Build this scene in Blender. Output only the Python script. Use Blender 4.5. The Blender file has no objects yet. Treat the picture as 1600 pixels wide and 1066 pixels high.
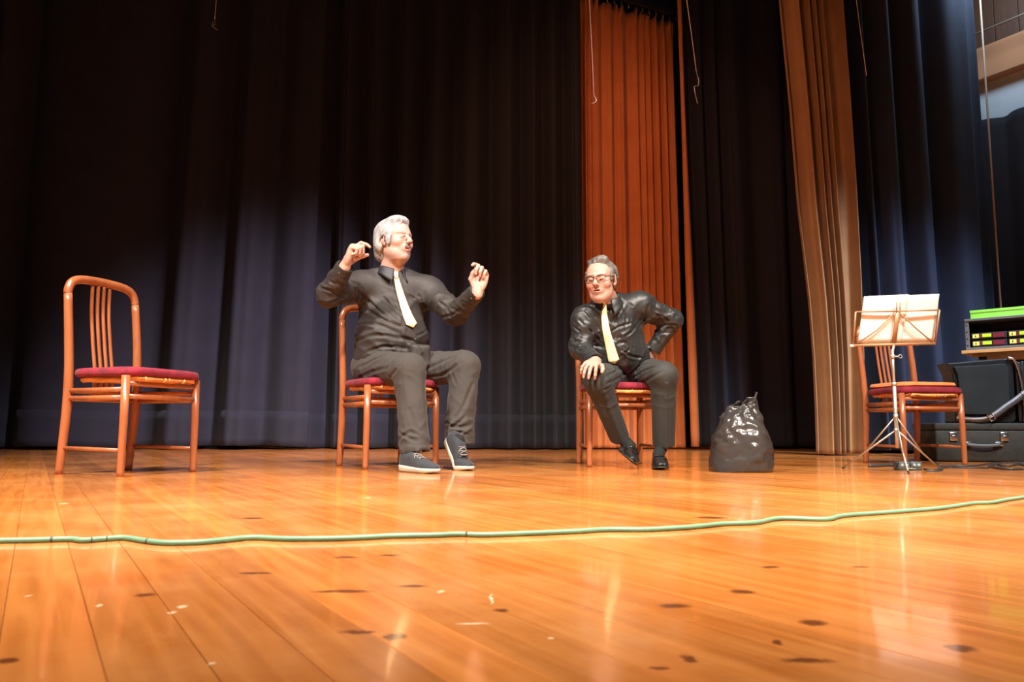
import bpy, bmesh, math, random
import numpy as np
from mathutils import Vector, Matrix
R = math.radians
SC = bpy.context.scene
COL = SC.collection
random.seed(7)
# ------------------------------------------------------------------ camera
F_PX, PITCH, CAM_H, ROLL = 1207.0, R(6.42), 0.216, R(0.25)
cam_d = bpy.data.cameras.new('camera')
cam = bpy.data.objects.new('camera', cam_d)
COL.objects.link(cam)
cam_d.sensor_width = 36.0
cam_d.lens = F_PX / 1600 * 36.0
cam_d.clip_start = 0.02
cam.matrix_world = Matrix.Translation((0, 0, CAM_H)) @ Matrix.Rotation(math.pi / 2 + PITCH, 4, 'X') @ Matrix.Rotation(ROLL, 4, 'Z')
cam_d.dof.use_dof = True
cam_d.dof.focus_distance = 4.4
cam_d.dof.aperture_fstop = 9.0
SC.camera = cam
# ------------------------------------------------------------------ world, exposure, stage lamps, added curtain fill
wd = bpy.data.worlds.new('world')
SC.world = wd
wd.use_nodes = True
wd.node_tree.nodes['Background'].inputs[0].default_value = (0.55, 0.42, 0.38, 1)
wd.node_tree.nodes['Background'].inputs[1].default_value = 0.03
vs = SC.view_settings
vs.view_transform = 'Standard'
vs.look = 'None'
vs.exposure = 0.38
vs.gamma = 1.0
vs.use_curve_mapping = False


def spot(name, loc, target, power, color, size, blend, radius=0.12):
    d = bpy.data.lights.new(name, 'SPOT')
    d.energy = power
    d.color = color
    d.spot_size = R(size)
    d.spot_blend = blend
    d.shadow_soft_size = radius
    o = bpy.data.objects.new(name, d)
    COL.objects.link(o)
    o.location = loc
    o.rotation_euler = (Vector(target) - Vector(loc)).to_track_quat('-Z', 'Y').to_euler()
    return o


WARM = (1.0, 0.89, 0.79)
spot('stage_spot_warm', (-2.8, 0.2, 5.2), (-1.4, 3.5, 0.0), 2300, WARM, 68, 0.9, 0.16)
spot('stage_spot_warm', (0.2, -0.2, 5.3), (-0.1, 3.4, 0.0), 2300, WARM, 66, 0.9, 0.16)
spot('stage_spot_warm', (3.0, 0.2, 5.2), (1.9, 3.7, 0.0), 2300, WARM, 68, 0.9, 0.16)
for px_ in (-1.9, 0.2, 2.3):
    spot('stage_spot_top', (px_, 1.3, 5.5), (px_, 2.4, 0.0), 1600, WARM, 38, 0.9, 0.16)
spot('stage_spot_cool', (2.4, 2.0, 5.3), (-2.2, 7.3, 0.1), 5200, (0.88, 0.76, 1.0), 31, 1.0, 0.2)
spot('stage_spot_cool', (4.6, 2.6, 5.0), (3.4, 6.8, 0.2), 3300, (0.58, 0.70, 1.0), 35, 1.0, 0.2)
spot('curtain_fill_red', (-1.0, 1.6, 5.4), (1.4, 8.0, 2.2), 520, (1.0, 0.42, 0.25), 44, 0.9, 0.2)  # added red fill, there only to brighten the orange curtains


# ------------------------------------------------------------------ pixel -> place
def ray(px, py):
    u, v = px - 800.0, py - 533.0
    u, v = u * math.cos(ROLL) + v * math.sin(ROLL), -u * math.sin(ROLL) + v * math.cos(ROLL)
    x, z = u / F_PX, -v / F_PX
    return np.array([x, math.cos(PITCH) - z * math.sin(PITCH), math.sin(PITCH) + z * math.cos(PITCH)])


def W(px, py, Y):
    d = ray(px, py)
    return np.array([0, 0, CAM_H]) + d * (Y / d[1])


def FL(px, py):
    d = ray(px, py)
    return np.array([0, 0, CAM_H]) + d * (-CAM_H / d[2])


# ------------------------------------------------------------------ helpers
def obj(name, me, m=None, parent=None, smooth=True):
    o = bpy.data.objects.new(name, me)
    COL.objects.link(o)
    if m is not None and len(me.materials) == 0:
        me.materials.append(m)
    if parent is not None:
        o.parent = parent
    if smooth and len(me.polygons):
        me.polygons.foreach_set('use_smooth', np.ones(len(me.polygons), bool))
    return o


def tag(o, label, cat, group=None):
    o['label'] = label
    o['category'] = cat
    if group:
        o['group'] = group
    return o


def thing(name, label, cat, loc=(0, 0, 0), rz=0.0, group=None):
    o = bpy.data.objects.new(name, None)
    COL.objects.link(o)
    o.location = loc
    o.rotation_euler = (0, 0, rz)
    o.empty_display_size = 0.1
    return tag(o, label, cat, group)


class MB:
    """collects verts and faces of one mesh"""
    def __init__(self):
        self.v, self.f = [], []

    def add(self, v, f):
        n = len(self.v)
        self.v += [tuple(map(float, p)) for p in v]
        self.f += [tuple(i + n for i in q) for q in f]
        return self

    def box(self, c, h, M=None, bev=0.0):
        """rounded box: centre c, half sizes h, 3x3 axes M (columns)"""
        bm = bmesh.new()
        bmesh.ops.create_cube(bm, size=2)
        for v in bm.verts:
            v.co = Vector((v.co.x * h[0], v.co.y * h[1], v.co.z * h[2]))
        if bev > 0:
            bmesh.ops.bevel(bm, geom=list(bm.edges), offset=bev, segments=2, affect='EDGES', profile=0.5)
        bm.verts.index_update()
        V = np.array([v.co[:] for v in bm.verts])
        F = [[v.index for v in f.verts] for f in bm.faces]
        bm.free()
        if M is not None:
            V = V @ np.array(M).T
        return self.add(V + np.array(c), F)

    def tube(self, pts, r, n=10, caps=True, sq=None):
        P = [np.array(p, float) for p in pts]
        rr = r if hasattr(r, '__len__') else [r] * len(P)
        T = []
        for i in range(len(P)):
            t = P[min(i + 1, len(P) - 1)] - P[max(i - 1, 0)]
            T.append(t / (np.linalg.norm(t) + 1e-12))
        a = np.array([0, 0, 1.0]) if abs(T[0][2]) < 0.9 else np.array([1.0, 0, 0])
        if sq is not None:
            a = np.array(sq[0], float)
        u = a - T[0] * (a @ T[0])
        u /= np.linalg.norm(u)
        V, Fc = [], []
        for i, p in enumerate(P):
            u = u - T[i] * (u @ T[i])
            u /= np.linalg.norm(u)
            w = np.cross(T[i], u)
            for k in range(n):
                an = 2 * math.pi * k / n
                q = 1.0 if sq is None else sq[1]
                V.append(p + rr[i] * (math.cos(an) * u * q + math.sin(an) * w))
        for i in range(len(P) - 1):
            for k in range(n):
                a0, a1 = i * n + k, i * n + (k + 1) % n
                Fc.append((a0, a1, a1 + n, a0 + n))
        if caps:
            Fc.append(tuple(range(n - 1, -1, -1)))
            Fc.append(tuple((len(P) - 1) * n + k for k in range(n)))
        return self.add(V, Fc)

    def lathe(self, prof, c=(0, 0, 0), n=20, M=None):
        V, Fc = [], []
        for (r, z) in prof:
            for k in range(n):
                an = 2 * math.pi * k / n
                V.append((r * math.cos(an), r * math.sin(an), z))
        V = np.array(V)
        if M is not None:
            V = V @ np.array(M).T
        for i in range(len(prof) - 1):
            for k in range(n):
                a0, a1 = i * n + k, i * n + (k + 1) % n
                Fc.append((a0, a1, a1 + n, a0 + n))
        return self.add(V + np.array(c), Fc)

    def mesh(self, name):
        me = bpy.data.meshes.new(name)
        me.from_pydata(self.v, [], self.f)
        me.update()
        return me

    def build(self, name, m, parent=None, smooth=True):
        o = obj(name, self.mesh(name), m, parent, smooth)
        return o


def grid_mesh(name, G, closed=False):
    """G: rows x cols x 3"""
    r, c, _ = G.shape
    idx = np.arange(r * c).reshape(r, c)
    if closed:
        idx = np.concatenate([idx, idx[:, :1]], 1)
    F = np.stack([idx[:-1, :-1], idx[:-1, 1:], idx[1:, 1:], idx[1:, :-1]], -1).reshape(-1, 4)
    return fast_mesh(name, G.reshape(-1, 3), F)


def fast_mesh(name, V, F):
    me = bpy.data.meshes.new(name)
    me.vertices.add(len(V))
    me.vertices.foreach_set('co', np.ascontiguousarray(V, dtype=np.float32).ravel())
    k = F.shape[1]
    me.loops.add(len(F) * k)
    me.loops.foreach_set('vertex_index', np.ascontiguousarray(F, dtype=np.int32).ravel())
    me.polygons.add(len(F))
    me.polygons.foreach_set('loop_start', np.arange(0, len(F) * k, k, dtype=np.int32))
    me.update(calc_edges=True)
    me.validate()
    return me


def smooth_path(pts, n=8):
    """Catmull-Rom through the points"""
    P = [np.array(p, float) for p in pts]
    P = [2 * P[0] - P[1]] + P + [2 * P[-1] - P[-2]]
    out = []
    for i in range(1, len(P) - 2):
        for j in range(n):
            t = j / n
            a, b, c, d = P[i - 1], P[i], P[i + 1], P[i + 2]
            out.append(0.5 * ((2 * b) + (c - a) * t + (2 * a - 5 * b + 4 * c - d) * t * t + (3 * b - a - 3 * c + d) * t ** 3))
    out.append(P[-2])
    return out


def solidify(o, t, off=0.0):
    md = o.modifiers.new('thickness', 'SOLIDIFY')
    md.thickness = t
    md.offset = off


def nrm(v):
    v = np.array(v, float)
    return v / np.linalg.norm(v)


# ------------------------------------------------------------------ materials
def mat(name, color, rough=0.6, metal=0.0, var=None, vscale=8.0, bump=0.0, bscale=60.0, sheen=0.0, coat=0.0,
        stretch=(1, 1, 1), alpha=1.0, emit=None, spec=0.5, sss=0.0, trans=0.0, bdist=0.01):
    m = bpy.data.materials.new(name)
    m.use_nodes = True
    nt = m.node_tree
    b = nt.nodes['Principled BSDF']
    I = b.inputs
    I['Base Color'].default_value = (*color, 1)
    I['Roughness'].default_value = rough
    I['Metallic'].default_value = metal
    I['Specular IOR Level'].default_value = spec
    I['Sheen Weight'].default_value = sheen
    I['Sheen Roughness'].default_value = 0.4
    I['Coat Weight'].default_value = coat
    I['Coat Roughness'].default_value = 0.08
    I['Alpha'].default_value = alpha
    I['Transmission Weight'].default_value = trans
    if sss:
        I['Subsurface Weight'].default_value = sss
        I['Subsurface Radius'].default_value = (1, 0.3, 0.15)
        I['Subsurface Scale'].default_value = 0.008
    if emit:
        I['Emission Color'].default_value = (*emit[:3], 1)
        I['Emission Strength'].default_value = emit[3]
    if var is not None or bump:
        tc = nt.nodes.new('ShaderNodeTexCoord')
        mp = nt.nodes.new('ShaderNodeMapping')
        mp.inputs['Scale'].default_value = stretch
        nt.links.new(tc.outputs['Object'], mp.inputs[0])
    if var is not None:
        n = nt.nodes.new('ShaderNodeTexNoise')
        n.inputs['Scale'].default_value = vscale
        n.inputs['Detail'].default_value = 5
        r = nt.nodes.new('ShaderNodeValToRGB')
        r.color_ramp.elements[0].position = 0.32
        r.color_ramp.elements[1].position = 0.68
        r.color_ramp.elements[0].color = (*color, 1)
        r.color_ramp.elements[1].color = (*var, 1)
        nt.links.new(mp.outputs[0], n.inputs['Vector'])
        nt.links.new(n.outputs['Fac'], r.inputs[0])
        nt.links.new(r.outputs[0], I['Base Color'])
    if bump:
        n2 = nt.nodes.new('ShaderNodeTexNoise')
        n2.inputs['Scale'].default_value = bscale
        n2.inputs['Detail'].default_value = 4
        bp = nt.nodes.new('ShaderNodeBump')
        bp.inputs['Strength'].default_value = bump
        bp.inputs['Distance'].default_value = bdist
        nt.links.new(mp.outputs[0], n2.inputs['Vector'])
        nt.links.new(n2.outputs['Fac'], bp.inputs['Height'])
        nt.links.new(bp.outputs[0], I['Normal'])
    return m


PLANK_DIR = nrm((-0.523, 0.852, 0))
PLANK_NRM = nrm((0.852, 0.523, 0))


def floor_material():
    m = bpy.data.materials.new('varnished_pine')
    m.use_nodes = True
    nt = m.node_tree
    N, L = nt.nodes, nt.links
    b = N['Principled BSDF']
    geo = N.new('ShaderNodeNewGeometry')
    oi = N.new('ShaderNodeObjectInfo')
    rot = N.new('ShaderNodeMapping')     # world -> plank frame (x across, y along)
    rot.inputs['Rotation'].default_value = (0, 0, -math.atan2(PLANK_NRM[1], PLANK_NRM[0]))
    L.new(geo.outputs['Position'], rot.inputs[0])
    off = N.new('ShaderNodeCombineXYZ')
    mul = N.new('ShaderNodeMath'); mul.operation = 'MULTIPLY'; mul.inputs[1].default_value = 37.0
    L.new(oi.outputs['Random'], mul.inputs[0])
    L.new(mul.outputs[0], off.inputs[2]); L.new(mul.outputs[0], off.inputs[1])
    add = N.new('ShaderNodeVectorMath'); add.operation = 'ADD'
    L.new(rot.outputs[0], add.inputs[0]); L.new(off.outputs[0], add.inputs[1])
    st = N.new('ShaderNodeMapping'); st.inputs['Scale'].default_value = (1.0, 0.055, 1.0)
    L.new(add.outputs[0], st.inputs[0])
    g = N.new('ShaderNodeTexNoise'); g.inputs['Scale'].default_value = 42; g.inputs['Detail'].default_value = 6
    g.inputs['Distortion'].default_value = 0.6
    L.new(st.outputs[0], g.inputs['Vector'])
    ramp = N.new('ShaderNodeValToRGB')
    e = ramp.color_ramp.elements
    e[0].position = 0.30; e[0].color = (0.39, 0.115, 0.019, 1)
    e[1].position = 0.72; e[1].color = (0.56, 0.20, 0.045, 1)
    L.new(g.outputs['Fac'], ramp.inputs[0])
    # tone of each board
    tone = N.new('ShaderNodeMapRange'); tone.inputs[3].default_value = 0.80; tone.inputs[4].default_value = 1.18
    L.new(oi.outputs['Random'], tone.inputs[0])
    tm = N.new('ShaderNodeVectorMath'); tm.operation = 'SCALE'
    L.new(ramp.outputs[0], tm.inputs[0]); L.new(tone.outputs[0], tm.inputs['Scale'])
    # large worn patches, lighter scuffed varnish
    wn = N.new('ShaderNodeTexNoise'); wn.inputs['Scale'].default_value = 1.7; wn.inputs['Detail'].default_value = 7
    wn.inputs['Roughness'].default_value = 0.65
    L.new(geo.outputs['Position'], wn.inputs['Vector'])
    wr = N.new('ShaderNodeMapRange'); wr.inputs[1].default_value = 0.46; wr.inputs[2].default_value = 0.70
    wr.inputs[3].default_value = 0.0; wr.inputs[4].default_value = 0.55
    L.new(wn.outputs['Fac'], wr.inputs[0])
    mx = N.new('ShaderNodeMix'); mx.data_type = 'RGBA'
    mx.inputs['B'].default_value = (0.60, 0.29, 0.10, 1)
    L.new(wr.outputs[0], mx.inputs['Factor']); L.new(tm.outputs[0], mx.inputs['A'])
    last = mx.outputs['Result']
    # knots with a place and shape of their own
    warp = N.new('ShaderNodeTexNoise'); warp.inputs['Scale'].default_value = 55
    L.new(geo.outputs['Position'], warp.inputs['Vector'])
    wsc = N.new('ShaderNodeVectorMath'); wsc.operation = 'SCALE'; wsc.inputs['Scale'].default_value = 0.016
    L.new(warp.outputs['Color'], wsc.inputs[0])
    wp = N.new('ShaderNodeVectorMath'); wp.operation = 'ADD'
    L.new(geo.outputs['Position'], wp.inputs[0]); L.new(wsc.outputs[0], wp.inputs[1])

    def marks(lst, color, amount, last):
        acc = None
        for (px, py, rx, ry) in lst:
            p = FL(px, py) + 0.008
            s = N.new('ShaderNodeVectorMath'); s.operation = 'SUBTRACT'
            s.inputs[1].default_value = (p[0], p[1], 0)
            L.new(wp.outputs[0], s.inputs[0])
            q = N.new('ShaderNodeVectorMath'); q.operation = 'MULTIPLY'
            q.inputs[1].default_value = (1 / rx, 1 / ry, 0)
            L.new(s.outputs[0], q.inputs[0])
            ln = N.new('ShaderNodeVectorMath'); ln.operation = 'LENGTH'
            L.new(q.outputs[0], ln.inputs[0])
            if acc is None:
                acc = ln.outputs['Value']
            else:
                mn = N.new('ShaderNodeMath'); mn.operation = 'MINIMUM'
                L.new(acc, mn.inputs[0]); L.new(ln.outputs['Value'], mn.inputs[1])
                acc = mn.outputs[0]
        mr = N.new('ShaderNodeMapRange'); mr.interpolation_type = 'SMOOTHSTEP'
        mr.inputs[1].default_value = 0.45; mr.inputs[2].default_value = 1.15
        mr.inputs[3].default_value = amount; mr.inputs[4].default_value = 0.0
        L.new(acc, mr.inputs[0])
        k = N.new('ShaderNodeMix'); k.data_type = 'RGBA'; k.inputs['B'].default_value = (*color, 1)
        L.new(mr.outputs[0], k.inputs['Factor']); L.new(last, k.inputs['A'])
        return k.outputs['Result']
    knots = [(1077, 1030, .009, .014), (1030, 1044, .010, .008), (1270, 973, .018, .016), (1055, 947, .022, .014),
             (1500, 1013, .017, .017), (1215, 1004, .006, .009), (785, 954, .010, .010), (645, 916, .022, .012),
             (535, 924, .045, .011), (540, 871, .022, .014), (1160, 925, .020, .014), (618, 995, .016, .016),
             (560, 988, .022, .008), (1345, 886, .016, .010), (1205, 886, .018, .012), (400, 896, .03, .01), (225, 930, .016, .012),
             (395, 810, .03, .02), (1260, 1032, .03, .01), (10, 1033, .012, .01), (1110, 809, .05, .03), (610, 868, .02, .012)]
    last = marks(knots, (0.085, 0.022, 0.008), 0.85, last)
    specks = [(45, 931, .004, .008), (284, 948, .006, .009), (268, 957, .004, .006), (690, 924, .004, .007), (767, 936, .003, .03),
              (575, 778, .008, .02), (100, 787, .01, .02), (862, 997, .003, .004), (740, 975, .02, .004), (155, 946, .005, .006), (334, 1037, .003, .004)]
    last = marks(specks, (0.85, 0.68, 0.45), 0.75, last)
    L.new(last, b.inputs['Base Color'])
    rn = N.new('ShaderNodeMapRange'); rn.inputs[3].default_value = 0.12; rn.inputs[4].default_value = 0.30
    L.new(wn.outputs['Fac'], rn.inputs[0])
    L.new(rn.outputs[0], b.inputs['Roughness'])
    b.inputs['Specular IOR Level'].default_value = 0.5
    b.inputs['Coat Weight'].default_value = 0.45
    b.inputs['Coat Roughness'].default_value = 0.07
    bp = N.new('ShaderNodeBump'); bp.inputs['Strength'].default_value = 0.10; bp.inputs['Distance'].default_value = 0.002
    L.new(g.outputs['Fac'], bp.inputs['Height'])
    L.new(bp.outputs[0], b.inputs['Normal'])
    return m


def attr_mat(name, rough=0.5, sss=0.12, bump=0.12, bscale=160, spec=0.4):
    m = mat(name, (0.8, 0.5, 0.4), rough, bump=bump, bscale=bscale, sss=sss, spec=spec, bdist=0.002)
    nt = m.node_tree
    a = nt.nodes.new('ShaderNodeAttribute')
    a.attribute_name = 'Col'
    nt.links.new(a.outputs['Color'], nt.nodes['Principled BSDF'].inputs['Base Color'])
    return m


M = {}
M['floor'] = floor_material()
M['floor_base'] = mat('dark_subfloor', (0.06, 0.025, 0.01), 0.9)
M['navy'] = mat('navy_cloth', (0.0078, 0.0080, 0.0125), 0.9, var=(0.0112, 0.0108, 0.0168), vscale=5, sheen=0.02, bump=0.15, bscale=240, bdist=0.002)
M['navy_blue'] = mat('blue_cloth', (0.013, 0.018, 0.034), 0.9, var=(0.018, 0.025, 0.044), vscale=5, sheen=0.03, bump=0.15, bscale=240, bdist=0.002)
M['orange_cloth'] = mat('orange_cloth', (0.55, 0.17, 0.045), 0.85, var=(0.62, 0.21, 0.06), vscale=4, sheen=0.15, bump=0.15, bscale=260, bdist=0.002)
M['tan_cloth'] = mat('tan_cloth', (0.25, 0.120, 0.042), 0.85, var=(0.30, 0.15, 0.056), vscale=4, sheen=0.15, bump=0.15, bscale=260, bdist=0.002)
M['chair_wood'] = mat('chair_wood', (0.265, 0.080, 0.028), 0.30, var=(0.335, 0.108, 0.041), vscale=14, stretch=(3, 3, 0.5), coat=0.35)
M['joint'] = mat('dark_joint', (0.06, 0.02, 0.01), 0.6)
M['velvet'] = mat('red_velvet', (0.105, 0.003, 0.011), 0.9, var=(0.23, 0.006, 0.024), vscale=26, sheen=0.06, bump=0.4, bscale=170, bdist=0.004)
M['lining'] = mat('orange_lining', (0.62, 0.25, 0.06), 0.8, var=(0.72, 0.34, 0.12), vscale=18, bump=0.3, bscale=60)
M['cushion'] = mat('orange_cushion', (0.72, 0.17, 0.035), 0.85, var=(0.78, 0.22, 0.055), vscale=14, sheen=0.3, bump=0.3, bscale=90)
M['shirt_a'] = mat('brown_black_shirt', (0.020, 0.0155, 0.0135), 0.66, sheen=0.03, bump=0.25, bscale=45, bdist=0.006)
M['shirt_b'] = mat('black_satin_shirt', (0.016, 0.017, 0.017), 0.46, sheen=0.03, bump=0.25, bscale=40, bdist=0.006)
M['collar_a'] = mat('navy_collar', (0.010, 0.008, 0.014), 0.6, sheen=0.02)
M['trouser_a'] = mat('grey_brown_cord', (0.033, 0.028, 0.0245), 0.85, sheen=0.06, bump=0.3, bscale=110, bdist=0.003, stretch=(4, 4, 0.6))
M['trouser_b'] = mat('charcoal_suiting', (0.019, 0.0195, 0.0175), 0.78, sheen=0.03, bump=0.15, bscale=140, bdist=0.002)
M['tie'] = mat('yellow_tie', (0.88, 0.68, 0.30), 0.5, var=(0.92, 0.80, 0.50), vscale=30, sheen=0.2)
M['skin'] = attr_mat('skin')
M['hair_white'] = mat('white_hair', (0.17, 0.165, 0.165), 0.65, var=(0.36, 0.355, 0.345), vscale=34, bump=0.5, bscale=120, bdist=0.004, stretch=(1, 1, 0.35))
M['hair_grey'] = mat('grey_hair', (0.05, 0.042, 0.037), 0.6, var=(0.15, 0.135, 0.12), vscale=40, bump=0.5, bscale=130, bdist=0.004, stretch=(1, 1, 0.35))
M['shoe_felt'] = mat('slate_felt', (0.014, 0.017, 0.021), 0.9, var=(0.021, 0.025, 0.030), vscale=60, sheen=0.15, bump=0.2, bscale=220, bdist=0.002)
M['sole_pale'] = mat('pale_rubber', (0.42, 0.41, 0.33), 0.6)
M['lace'] = mat('grey_lace', (0.20, 0.18, 0.17), 0.8)
M['tag_white'] = mat('white_tag', (0.8, 0.8, 0.75), 0.6)
M['leather_black'] = mat('polished_black_leather', (0.012, 0.013, 0.012), 0.14, coat=0.6, bump=0.08, bscale=30)
M['sole_black'] = mat('black_sole', (0.02, 0.018, 0.016), 0.5)
M['sock'] = mat('black_sock', (0.005, 0.006, 0.0055), 0.95, sheen=0.0, bump=0.3, bscale=150)
M['frame_dark'] = mat('dark_spectacle_frame', (0.03, 0.012, 0.010), 0.25)
M['button'] = mat('dark_button', (0.10, 0.085, 0.075), 0.3)
M['steel'] = mat('nickel_steel', (0.50, 0.48, 0.44), 0.45, metal=0.75)
M['steel_dull'] = mat('dull_nickel', (0.46, 0.40, 0.32), 0.42, metal=0.8)
M['brass'] = mat('bronze_paint', (0.36, 0.20, 0.095), 0.45, metal=0.35)
M['paper'] = mat('white_paper', (0.86, 0.85, 0.83), 0.7, var=(0.80, 0.79, 0.77), vscale=6)
M['green_rubber'] = mat('green_rubber', (0.10, 0.225, 0.135), 0.5, var=(0.13, 0.27, 0.165), vscale=10)
M['black_tape'] = mat('black_tape', (0.05, 0.05, 0.04), 0.6)
M['cable_black'] = mat('black_cable', (0.03, 0.035, 0.038), 0.5)
M['strip'] = mat('socket_plastic', (0.07, 0.085, 0.085), 0.45)
M['strip_light'] = mat('socket_plate', (0.30, 0.33, 0.30), 0.4)
M['green_box'] = mat('lime_card', (0.22, 0.62, 0.05), 0.6, var=(0.26, 0.68, 0.08), vscale=6)
M['rack_metal'] = mat('rack_aluminium', (0.20, 0.21, 0.205), 0.45, metal=0.6)
M['rack_black'] = mat('rack_black', (0.018, 0.018, 0.020), 0.5)
M['unit_black'] = mat('receiver_black', (0.025, 0.024, 0.026), 0.35)
M['screen'] = mat('lime_screen', (0.25, 0.45, 0.02), 0.3, emit=(0.55, 0.85, 0.03, 0.55))
M['unit_label'] = mat('yellow_label', (0.75, 0.75, 0.15), 0.5)
M['unit_red'] = mat('maroon_panel', (0.16, 0.02, 0.03), 0.35)
M['table_wood'] = mat('pale_board', (0.50, 0.25, 0.08), 0.5, var=(0.58, 0.32, 0.11), vscale=8, stretch=(1, 6, 6))
M['case'] = mat('grey_green_vinyl', (0.017, 0.0165, 0.0125), 0.7, spec=0.25, var=(0.023, 0.023, 0.018), vscale=30, bump=0.3, bscale=150, bdist=0.003)
M['case_trim'] = mat('chrome_latch', (0.62, 0.60, 0.56), 0.25, metal=1.0)
M['accordion'] = mat('black_lacquer', (0.007, 0.008, 0.008), 0.30, coat=0.15)
M['accordion_pad'] = mat('black_pad', (0.005, 0.007, 0.0065), 0.75, var=(0.010, 0.013, 0.012), vscale=5, spec=0.2)
M['strap'] = mat('grey_leather', (0.045, 0.047, 0.05), 0.45, bump=0.2, bscale=60)
M['strap_brown'] = mat('brown_leather', (0.045, 0.026, 0.018), 0.4)
M['wall_blue'] = mat('pale_blue_plaster', (0.50, 0.58, 0.62), 0.8)
M['beam'] = mat('tan_beam', (0.40, 0.19, 0.085), 0.7, var=(0.44, 0.21, 0.10), vscale=3)
M['panel_wood'] = mat('brown_board', (0.055, 0.021, 0.009), 0.6, var=(0.075, 0.03, 0.013), vscale=8, stretch=(4, 4, 0.5))
M['wall_dark'] = mat('dark_wall', (0.03, 0.028, 0.027), 0.9)
M['pole'] = mat('tan_edge', (0.40, 0.30, 0.20), 0.6)
M['wire'] = mat('pale_cord', (0.55, 0.48, 0.46), 0.6)


def bag_material():
    m = mat('black_bin_liner', (0.045, 0.041, 0.038), 0.20, coat=0.0, bump=0.35, bscale=26, stretch=(1.5, 1.5, 0.6), bdist=0.008)
    m.node_tree.nodes['Principled BSDF'].inputs['Alpha'].default_value = 0.55
    return m


def lens_material():
    m = bpy.data.materials.new('spectacle_glass')
    m.use_nodes = True
    nt = m.node_tree
    nt.nodes.remove(nt.nodes['Principled BSDF'])
    t = nt.nodes.new('ShaderNodeBsdfTransparent')
    t.inputs[0].default_value = (0.93, 0.88, 0.82, 1)
    g = nt.nodes.new('ShaderNodeBsdfGlossy')
    g.inputs['Roughness'].default_value = 0.03
    mx = nt.nodes.new('ShaderNodeMixShader')
    mx.inputs[0].default_value = 0.06
    nt.links.new(t.outputs[0], mx.inputs[1])
    nt.links.new(g.outputs[0], mx.inputs[2])
    nt.links.new(mx.outputs[0], nt.nodes['Material Output'].inputs[0])
    return m


M['bag'] = bag_material()
M['bag_fill'] = mat('brown_stuffing', (0.22, 0.10, 0.05), 0.8, var=(0.12, 0.10, 0.09), vscale=12)
M['lens'] = lens_material()

# ================================================================== THE SETTING
# floor: a dark base carrying varnished boards laid at a slant
fb = MB()
cs = [(-1.6, 0.15), (9.6, 0.15)]
A = PLANK_DIR
fb.box((0.6, 5.0, -0.035), (8.6, 4.9, 0.012))
floor = fb.build('floor', M['floor_base'], smooth=False)
floor['kind'] = 'structure'


def plank_mesh():
    bm = bmesh.new()
    bmesh.ops.create_cube(bm, size=1)
    for v in bm.verts:
        v.co = Vector((v.co.x * 0.0824, v.co.y, v.co.z * 0.022 - 0.011))
    ed = [e for e in bm.edges if all(v.co.z > -0.001 for v in e.verts) and abs(e.verts[0].co.y - e.verts[1].co.y) > 0.5]
    bmesh.ops.bevel(bm, geom=ed, offset=0.0007, segments=1, affect='EDGES')
    me = bpy.data.meshes.new('plank')
    bm.to_mesh(me)
    bm.free()
    me.materials.append(M['floor'])
    return me


pm = plank_mesh()
PW = 0.083
rz_pl = math.atan2(PLANK_NRM[1], PLANK_NRM[0])
rngp = random.Random(3)
x0 = (FL(168, 1066) @ PLANK_NRM) % PW
k0 = int(-4.6 / PW)
for k in range(k0, int(10.6 / PW)):
    u = k * PW + x0 + PW / 2
    # range along the board kept inside the stage rectangle (-8..9.2, 0.15..9.8)
    lo, hi = -20.0, 20.0
    for ax, a, b in ((0, -7.9, 9.1), (1, 0.15, 9.75)):
        p0, dd = PLANK_NRM[ax] * u, PLANK_DIR[ax]
        t1, t2 = sorted(((a - p0) / dd, (b - p0) / dd))
        lo, hi = max(lo, t1), min(hi, t2)
    if hi - lo < 0.2:
        continue
    cuts = [lo]
    c = lo + rngp.uniform(3.0, 7.0)
    while c < hi - 1.5:
        cuts.append(c)
        c += rngp.uniform(6.0, 8.0)
    cuts.append(hi)
    for a, b in zip(cuts[:-1], cuts[1:]):
        o = bpy.data.objects.new('plank', pm)
        COL.objects.link(o)
        cen = PLANK_NRM * u + PLANK_DIR * (a + b) / 2
        o.location = (cen[0], cen[1], rngp.uniform(-0.0003, 0.0))
        o.rotation_euler = (0, 0, rz_pl)
        o.scale = (1, b - a - 0.0006, 1)
        o.parent = floor

# walls around the stage (mostly behind the curtains)
wb = MB().box((0.6, 9.95, 3.2), (8.6, 0.06, 3.25)).build('wall_back', M['wall_dark'], smooth=False)
wb['kind'] = 'structure'
# right wing wall: runs parallel to the boards
WD = np.array([PLANK_DIR[0], PLANK_DIR[1], 0.0])
WN = np.array([-PLANK_DIR[1], PLANK_DIR[0], 0.0])      # points left, into the stage
if WN[0] > 0:
    WN = -WN
WP = np.array([5.9, 6.5, 0.0])
WM = np.stack([WD, WN, np.array([0, 0, 1.0])], 1)
wr = MB().box(WP + WD * 0.2 - WN * 0.10 + np.array([0, 0, 2.9]), (3.6, 0.06, 2.95), WM).build('wall_right', M['wall_blue'], smooth=False)
wr['kind'] = 'structure'
bm_ = MB().box(WP + WD * 0.2 + WN * 0.03 + np.array([0, 0, 4.09]), (3.4, 0.07, 0.175), WM, 0.006).build('trim_1', M['beam'], smooth=False)
bm_['kind'] = 'structure'
cb = MB().box(WP + WD * 0.2 - WN * 0.02 + np.array([0, 0, 4.99]), (3.4, 0.02, 0.72), WM).build('trim_2', M['panel_wood'], smooth=False)
cb['kind'] = 'structure'
bdm = MB().box((0, 0, 0), (0.112, 0.012, 0.70), WM, 0.003).mesh('wall_board')
bdm.materials.append(M['panel_wood'])
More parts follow.
